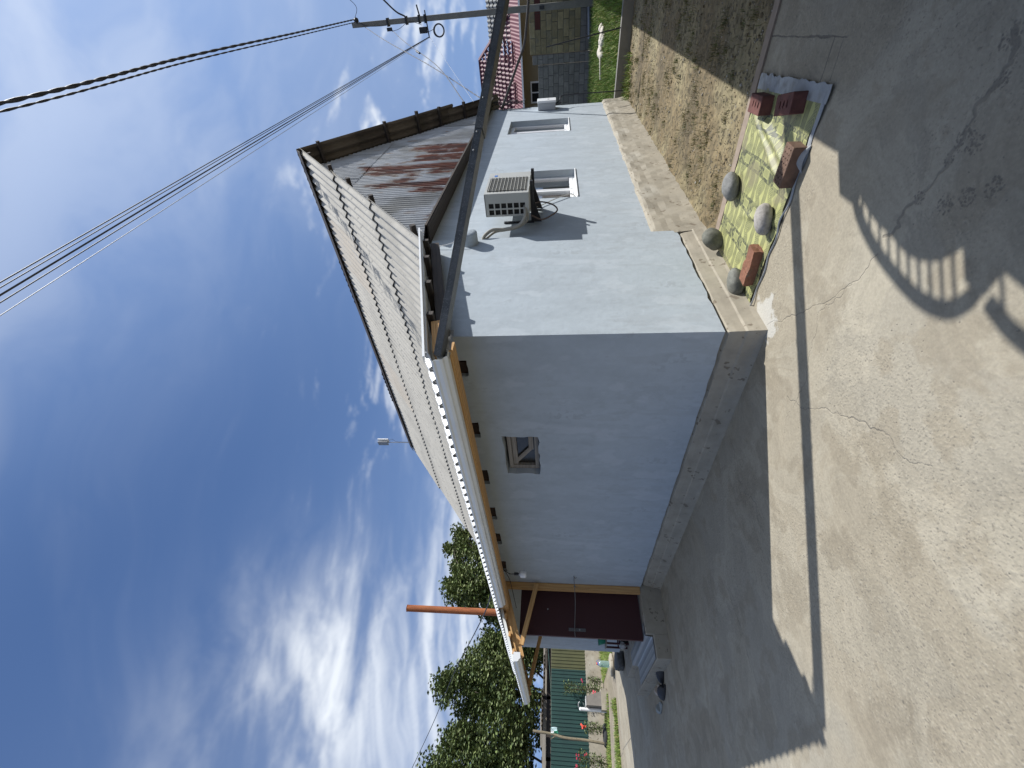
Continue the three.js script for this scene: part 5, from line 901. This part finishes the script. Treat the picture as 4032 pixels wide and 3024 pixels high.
{ // neighbour with a maroon metal tile roof
  const t = thing('neighbour_house', 'cream neighbour house under a maroon metal tile roof', 'house', [30, 0, -2.5]);
  M.tile = S({ color: lin(0.11, 0.026, 0.034), roughness: 0.62 }); M.tileDark = S({ color: lin(0.10, 0.022, 0.028), roughness: 0.4 });
  const P0 = V(27.4, 4.0, 0), P1 = V(30.6, 6.36, 0), n = 9;
  const course = (y0, y1, x0, x1, z0, z1, zt0, zt1) => { const nz = Math.round((z1 - z0) / 0.028), P = [], I = []; for (let i = 0; i <= nz; i++) for (let j = 0; j < 4; j++) { const s = j / 3, a = z0 + (z1 - z0) * i / nz, w = 0.028 * Math.cos(a / 0.22 * 6.2832) , lim = z1 + (zt1 - z1) * s; const z = Math.min(a, lim), step = 0.045 * (1 - s); P.push(x0 + (x1 - x0) * s - 0.6 * (w + step), y0 + (y1 - y0) * s + 0.8 * (w + step), z); } for (let i = 0; i < nz; i++) for (let j = 0; j < 3; j++) { const a = i * 4 + j; I.push(a, a + 1, a + 4, a + 4, a + 1, a + 5); } const g = new THREE.BufferGeometry(); g.setAttribute('position', new THREE.Float32BufferAttribute(P, 3)); g.setIndex(I); g.computeVertexNormals(); return g; };
  const roof = obj('roof', [beam(V(30.62, 6.38, -7), V(30.62, 6.38, -1.25), 0.16, 0.07), beam(V(30.62, 6.38, -1.25), V(27.35, 4.05, 1.02), 0.16, 0.07)], M.tile, t);
  const hipZ = f => 1.02 - 2.27 * f;
  for (let k = 0; k < n; k++) { const f0 = k / n, f1 = (k + 1) / n; obj('tile_course', course(4.0 + 2.36 * f0, 4.0 + 2.36 * f1, 27.4 + 3.2 * f0, 27.4 + 3.2 * f1, -7, hipZ(f0), -7, hipZ(f1)), M.tile, roof); }
  // flat ribbed skirt roof below
  const sk = []; { const nz = 300, P = [], I = []; for (let i = 0; i <= nz; i++) for (let j = 0; j < 2; j++) { const z = -7 + 8.6 * i / nz, w = 0.012 * Math.sign(Math.cos(z / 0.16 * 6.28)); P.push(27.38 - 1.9 * j, 4.02 - 0.62 * j + w, z); } for (let i = 0; i < nz; i++) { const a = i * 2; I.push(a, a + 1, a + 2, a + 2, a + 1, a + 3); } const g = new THREE.BufferGeometry(); g.setAttribute('position', new THREE.Float32BufferAttribute(P, 3)); g.setIndex(I); g.computeVertexNormals(); sk.push(g); }
  obj('skirt_roof', sk, S({ color: lin(0.16, 0.045, 0.05), roughness: 0.6 }), t);
  for (const [a, b, x, y] of [[-3.1, -2.0, 26.7, 3.83], [-1.2, -0.2, 26.75, 3.85], [-3.6, -2.3, 27.9, 4.44], [-1.2, -0.1, 27.8, 4.38]]) obj('snow_guard', box(x - 0.03, x + 0.03, y, y + 0.10, a, b), M.tileDark, t);
  obj('gutter', beam(V(25.44, 3.36, -7), V(25.44, 3.36, 1.6), 0.1, 0.09), M.pvc, t);
  obj('wall', box(27, 33, 0, 3.7, -7, 2.2), mottled([0.42, 0.34, 0.20], 0.08, 2, { size: 128, sc: 6, seed: 991, bump: 0 }), t);
  obj('roof_slab', extr([[27.4, 3.6], [33.4, 3.6], [33.4, 4.2], [30.6, 6.30], [27.4, 3.94]], 5.7).translate(0, 0, -7.0), M.tileDark, t);
  const w = obj('window', [box(26.94, 27.0, 1.5, 3.0, -3.15, -3.07), box(26.94, 27.0, 1.5, 3.0, -2.15, -2.07), box(26.94, 27.0, 2.93, 3.0, -3.07, -2.15), box(26.94, 27.0, 1.5, 1.57, -3.07, -2.15), box(26.945, 26.995, 1.57, 2.93, -2.64, -2.58)], M.pvc, t); obj('pane', box(26.965, 26.975, 1.57, 2.93, -3.07, -2.15), M.dark, w);
  obj('porch_screen', [box(25.6, 25.66, 0, 3.1, -4.6, -4.5), box(25.6, 25.66, 2.0, 2.06, -4.5, -3.3), box(25.6, 25.66, 0, 3.1, -3.3, -3.2), box(25.6, 25.66, 2.5, 2.55, -4.5, -3.3)], M.oldWood, t);
  obj('awning', beam(V(25.8, 2.85, -4.6), V(25.8, 3.05, -3.3), 0.5, 0.03), S({ color: lin(0.45, 0.16, 0.04), roughness: 0.6 }), t);
}
{
  const t = thing('neighbour_house', 'distant house with a dark grey tile roof behind the maroon one', 'house', [42, 0, 2]);
  obj('wall', box(38, 46, 0, 4.6, -1.0, 8), M.paint, t);
  const g = []; for (let k = 0; k < 7; k++) { const f = k / 7, nz = 200, P = [], I = []; for (let i = 0; i <= nz; i++) for (let j = 0; j < 2; j++) { const z = -1.4 + 10 * i / nz, w = 0.04 * Math.cos(z / 0.3 * 6.28) + 0.06 * (1 - j); P.push(37.6 + 4.2 * (f + j / 7), 4.5 + 2.45 * (f + j / 7) + w, z); } for (let i = 0; i < nz; i++) { const a = i * 2; I.push(a, a + 1, a + 2, a + 2, a + 1, a + 3); } const q = new THREE.BufferGeometry(); q.setAttribute('position', new THREE.Float32BufferAttribute(P, 3)); q.setIndex(I); q.computeVertexNormals(); g.push(q); }
  for (const q of g) obj('tile_course', q, S({ color: lin(0.085, 0.09, 0.09), roughness: 0.7 }), t);
  obj('roof_back', beam(V(43.9, 5.7, -1.4), V(43.9, 5.7, 8.6), 4.8, 0.05, V(0.5, 0.86, 0)), M.black, t);
}
// ---------------------------------------------------------------- utility pole and overhead lines
{
  const t = thing('utility_pole', 'grey concrete utility pole with lamp arm cable coil and junction box', 'utility pole', [20, 0, 1.38]);
  const g = new THREE.CylinderGeometry(0.115, 0.165, 10.1, 4, 1).rotateY(Math.PI / 4).translate(20, 5.05, 1.39); obj('shaft', uvm(g), mottled([0.30, 0.285, 0.255], 0.15, 1.2, { size: 256, sc: 14, seed: 1001, bump: 0.003 }), t);
  obj('lamp_arm', tube([V(20, 7.78, 1.52), V(20, 7.86, 1.56), V(20, 8.1, 1.68), V(20, 8.4, 1.95), V(20, 8.75, 2.35), V(20, 8.9, 2.9)], 0.03, 30, 8), M.black, t);
  obj('lamp_head', rbox(19.9, 20.1, 8.84, 8.96, 2.9, 3.4, 0.03), M.zinc, t);
  for (const y of [7.75, 8.55, 7.2, 6.95]) obj('clamp', box(19.86, 20.14, y - 0.03, y + 0.03, 1.25, 1.53), M.black, t);
  obj('cross_bar', rod(V(19.9, 6.90, 1.66), V(19.9, 6.88, 0.76), 0.025, 8), M.black, t);
  obj('junction_box', rbox(19.8, 19.95, 6.92, 7.24, 0.93, 1.14, 0.02), M.black, t);
  obj('cable_coil', [0, 1, 2, 3].map(k => new THREE.TorusGeometry(0.205 + 0.012 * (k % 2), 0.02, 8, 40).rotateY(Math.PI / 2 + 0.1 * k).translate(19.86 + 0.02 * k, 6.40 + 0.015 * k, 0.98)), M.cable, t);
  obj('top_bracket', [rod(V(19.9, 7.15, 1.5), V(19.9, 7.20, 1.85), 0.03, 6), box(19.84, 19.96, 8.42, 8.62, 1.10, 1.22), rod(V(19.9, 8.45, 1.2), V(19.9, 8.40, 1.08), 0.015, 6), new THREE.IcosahedronGeometry(0.10, 1).translate(19.88, 9.85, 1.55)], M.black, t);
  obj('number_plate', box(19.825, 19.835, 2.0, 2.2, 1.33, 1.45), M.black, t);
  obj('jumper_wire', [tube([V(19.88, 9.85, 1.55), V(19.88, 9.5, 1.35), V(19.88, 9.0, 1.30), V(19.88, 8.6, 1.3)], 0.01, 16, 5), tube([V(19.88, 9.9, 1.6), V(19.86, 9.7, 1.95), V(19.86, 10.0, 2.3)], 0.01, 16, 5), tube([V(19.88, 6.95, 0.95), V(19.85, 6.75, 1.0), V(19.86, 6.6, 1.05)], 0.01, 12, 5), tube([V(19.9, 8.4, 1.1), V(19.88, 8.1, 1.15), V(19.88, 7.6, 1.35), V(19.88, 7.1, 1.2)], 0.008, 16, 5)], M.cable, t);
}
function twisted(label, pts, r, off, pitch, seg, n = 2) {
  const c = new THREE.CatmullRomCurve3(pts), L = c.getLength(), g = [];
  for (let k = 0; k < n; k++) { const Q = []; for (let i = 0; i <= seg; i++) { const p = c.getPoint(i / seg), a = i / seg * L / pitch * 6.2832 + k * 6.2832 / n; Q.push(V(p.x, p.y + off * Math.sin(a), p.z + off * Math.cos(a))); } g.push(new THREE.TubeGeometry(new THREE.CatmullRomCurve3(Q), seg, r, 5)); }
  solo('overhead_cable', label, 'cable', g, M.cable);
}
twisted('thick twisted black cable running from the pole top overhead', [V(19.9, 9.95, 1.58), V(13, 9.25, 1.63), V(6.6, 8.6, 1.69), V(2.5, 8.2, 1.68), V(-6, 8.1, 1.9), V(-20, 9.4, 2.2)], 0.017, 0.011, 1.15, 420);
twisted('thinner twisted black cable just below the thick one', [V(19.9, 9.85, 1.50), V(13, 9.2, 1.56), V(6.6, 8.58, 1.62), V(2.46, 8.18, 1.61), V(-6, 8.05, 1.8), V(-20, 9.3, 2.1)], 0.010, 0.007, 0.9, 420);
[[0, 0.0, 0.007, 'uppermost thin wire of the straight bundle crossing over the roof'], [-0.05, 0.04, 0.006, 'second thin wire of the straight bundle crossing over the roof'], [-0.085, -0.01, 0.0095, 'thickest black wire in the middle of the straight bundle'], [-0.15, 0.03, 0.0065, 'thin black wire below the thickest one of the straight bundle'], [-0.22, -0.02, 0.0045, 'pale grey wire lowest in the straight bundle']].forEach(([dz, dy, r, lab], i) => { const a = V(19.9, 6.9 + dy * 0.3, 0.80 + dz * 0.15), b = V(0.3, 7.0 + dy, 0.53 + dz), d = b.clone().sub(a); solo('overhead_wire', lab, 'wire', tube([a, a.clone().addScaledVector(d, 0.33), a.clone().addScaledVector(d, 0.66), b, a.clone().addScaledVector(d, 1.4), a.clone().addScaledVector(d, 1.9)], r, 60, 5), i === 4 ? M.cableGrey : M.cable, 'straight bundle of wires from the pole'); });
solo('service_wire', 'sagging service wire with a dark splice joining the pole to the verge', 'wire', [tube([V(19.88, 8.40, 1.12), V(16, 6.9, 0.98), V(12.3, 5.05, 0.62), V(8.397, 3.675, 0.320)], 0.011, 50, 5), rod(V(14.35, 6.11, 0.83), V(14.0, 5.93, 0.80), 0.03, 8)], M.cable);
twisted('pale twisted service cable from the pole top down to the wall corner', [V(19.88, 9.6, 1.35), V(17, 7.9, 1.0), V(13, 5.4, 0.55), V(8.727, 3.062, 0.151)], 0.007, 0.010, 0.5, 220);
solo('service_wire', 'very thin straight wire from the cable coil to the eave', 'wire', tube([V(19.88, 6.86, 0.80), V(14, 5.1, 0.52), V(8.538, 3.486, 0.302)], 0.005, 30, 4), M.cableGrey);
solo('overhead_wire', 'thin wire sagging away from the porch eave towards the trees', 'wire', tube([V(-0.458, 2.563, -4.154), V(-0.269, 2.921, -5.991), V(0.2, 3.75, -9.5), V(0.2, 4.8, -13), V(-0.6, 6.3, -17.5), V(-2.2, 8.2, -22)], 0.012, 60, 5), M.cable);
solo('gas_pipe', 'dark steel pipe leading from the far wall corner towards the gate wall', 'pipe', [tube([V(8.586, 2.855, 0.113), V(8.586, 2.638, 0.528), V(8.586, 2.403, 0.980), V(8.586, 2.262, 1.262), V(8.586, 2.186, 1.639), V(8.586, 2.130, 2.016), V(8.586, 2.07, 2.76)], 0.028, 50, 10), new THREE.TorusGeometry(0.032, 0.012, 8, 16).rotateX(0.3).translate(8.586, 2.403, 0.980)], mottled([0.10, 0.09, 0.085], 0.3, 0.4, { size: 64, sc: 6, seed: 1011, bump: 0 }));
solo('wire_tangle', 'tangle of thin black wires at the top of the far wall corner', 'wire', [0, 1, 2, 3, 4].map(k => { const P = []; for (let i = 0; i < 9; i++) P.push(V(8.67 + 0.1 * hash(i, k, 3), 3.06 - 0.09 * i + 0.12 * (hash(i, k, 5) - 0.5), 0.15 + 0.12 * hash(i, k, 7))); return tube(P, 0.006, 40, 5); }), M.cable);

// ---------------------------------------------------------------- the gate and wall behind the photographer, whose shadow lies across the yard
{
  const t = thing('boundary_wall', 'tall plain rendered wall along the street side of the yard', 'wall', [11.3, 0, 2.83]);
  obj('wall_body', box(1.215, 21.5, -0.05, 2.03, 2.74, 2.92), M.plinth, t);
}
{
  const t = thing('yard_gate', 'metal gate with solid panels and arched spindle tops', 'gate', [0, 0, 2.76]);
  const gm = S({ color: lin(0.05, 0.05, 0.055), roughness: 0.5, metalness: 0.2 }), GZ = 2.76;
  const arch = pts => pts.map((q, i) => i ? beam(V(pts[i - 1][0], pts[i - 1][1], GZ), V(q[0], q[1], GZ), 0.04, 0.055, V(0, 0.98, 0.1)) : null).filter(Boolean);
  const smooth = P => new THREE.CatmullRomCurve3(P.map(q => V(q[0], q[1], 0))).getPoints(28).map(q => [q.x, q.y]);
  const a1 = smooth([[1.035, 2.24], [1.02, 2.335], [0.89, 2.45], [0.705, 2.515], [0.50, 2.535], [0.31, 2.475], [0.165, 2.345], [0.10, 2.25]]);
  obj('post', box(1.06, 1.205, -0.05, 2.29, GZ - 0.02, GZ + 0.11), gm, t);
  obj('post', box(0.055, 0.165, -0.05, 2.25, GZ - 0.02, GZ + 0.08), gm, t);
  const p1 = smooth([[1.05, 2.16], [0.845, 2.287], [0.69, 2.31], [0.55, 2.339], [0.375, 2.279], [0.27, 2.206], [0.175, 2.12]]);
  obj('gate_leaf', extr([[0.175, 0.06], [1.05, 0.06], ...p1], 0.03).translate(0, 0, GZ - 0.015), gm, t);
  obj('arch_rail', arch(a1), gm, t);
  const pick = (P, x) => { for (let i = 0; i + 1 < P.length; i++) { const [a, b] = P[i], [c, d] = P[i + 1]; if ((a - x) * (c - x) <= 0) return b + (d - b) * (x - a) / ((c - a) || 1); } return P[0][1]; };
  for (const x of [0.25, 0.33, 0.41, 0.49, 0.57, 0.65, 0.73, 0.81, 0.90, 0.97]) obj('spindle', rod(V(x, pick(p1, x) - 0.03, GZ), V(x, pick(a1, x), GZ), 0.009, 8), gm, t);
  const a2 = smooth([[0.06, 2.29], [-0.04, 2.335], [-0.116, 2.34], [-0.5, 2.37], [-1.0, 2.44], [-1.6, 2.50], [-2.2, 2.53]]), p2 = smooth([[0.045, 2.08], [-0.1, 2.11], [-0.6, 2.15], [-1.2, 2.22], [-2.2, 2.29]]);
  obj('gate_leaf', extr([[-2.2, 0.06], [0.045, 0.06], ...p2], 0.03).translate(0, 0, GZ - 0.015), gm, t);
  obj('arch_rail', arch(a2), gm, t);
  for (let x = -2.1; x < 0.0; x += 0.13) obj('spindle', rod(V(x, pick(p2, x) - 0.03, GZ), V(x, pick(a2, x), GZ), 0.009, 8), gm, t);
  obj('post', box(-2.34, -2.21, -0.05, 2.55, GZ - 0.02, GZ + 0.11), gm, t);
}

scene.traverse(o => { if (o.isMesh) { o.castShadow = true; o.receiveShadow = true; } });
renderer.render(scene, camera);
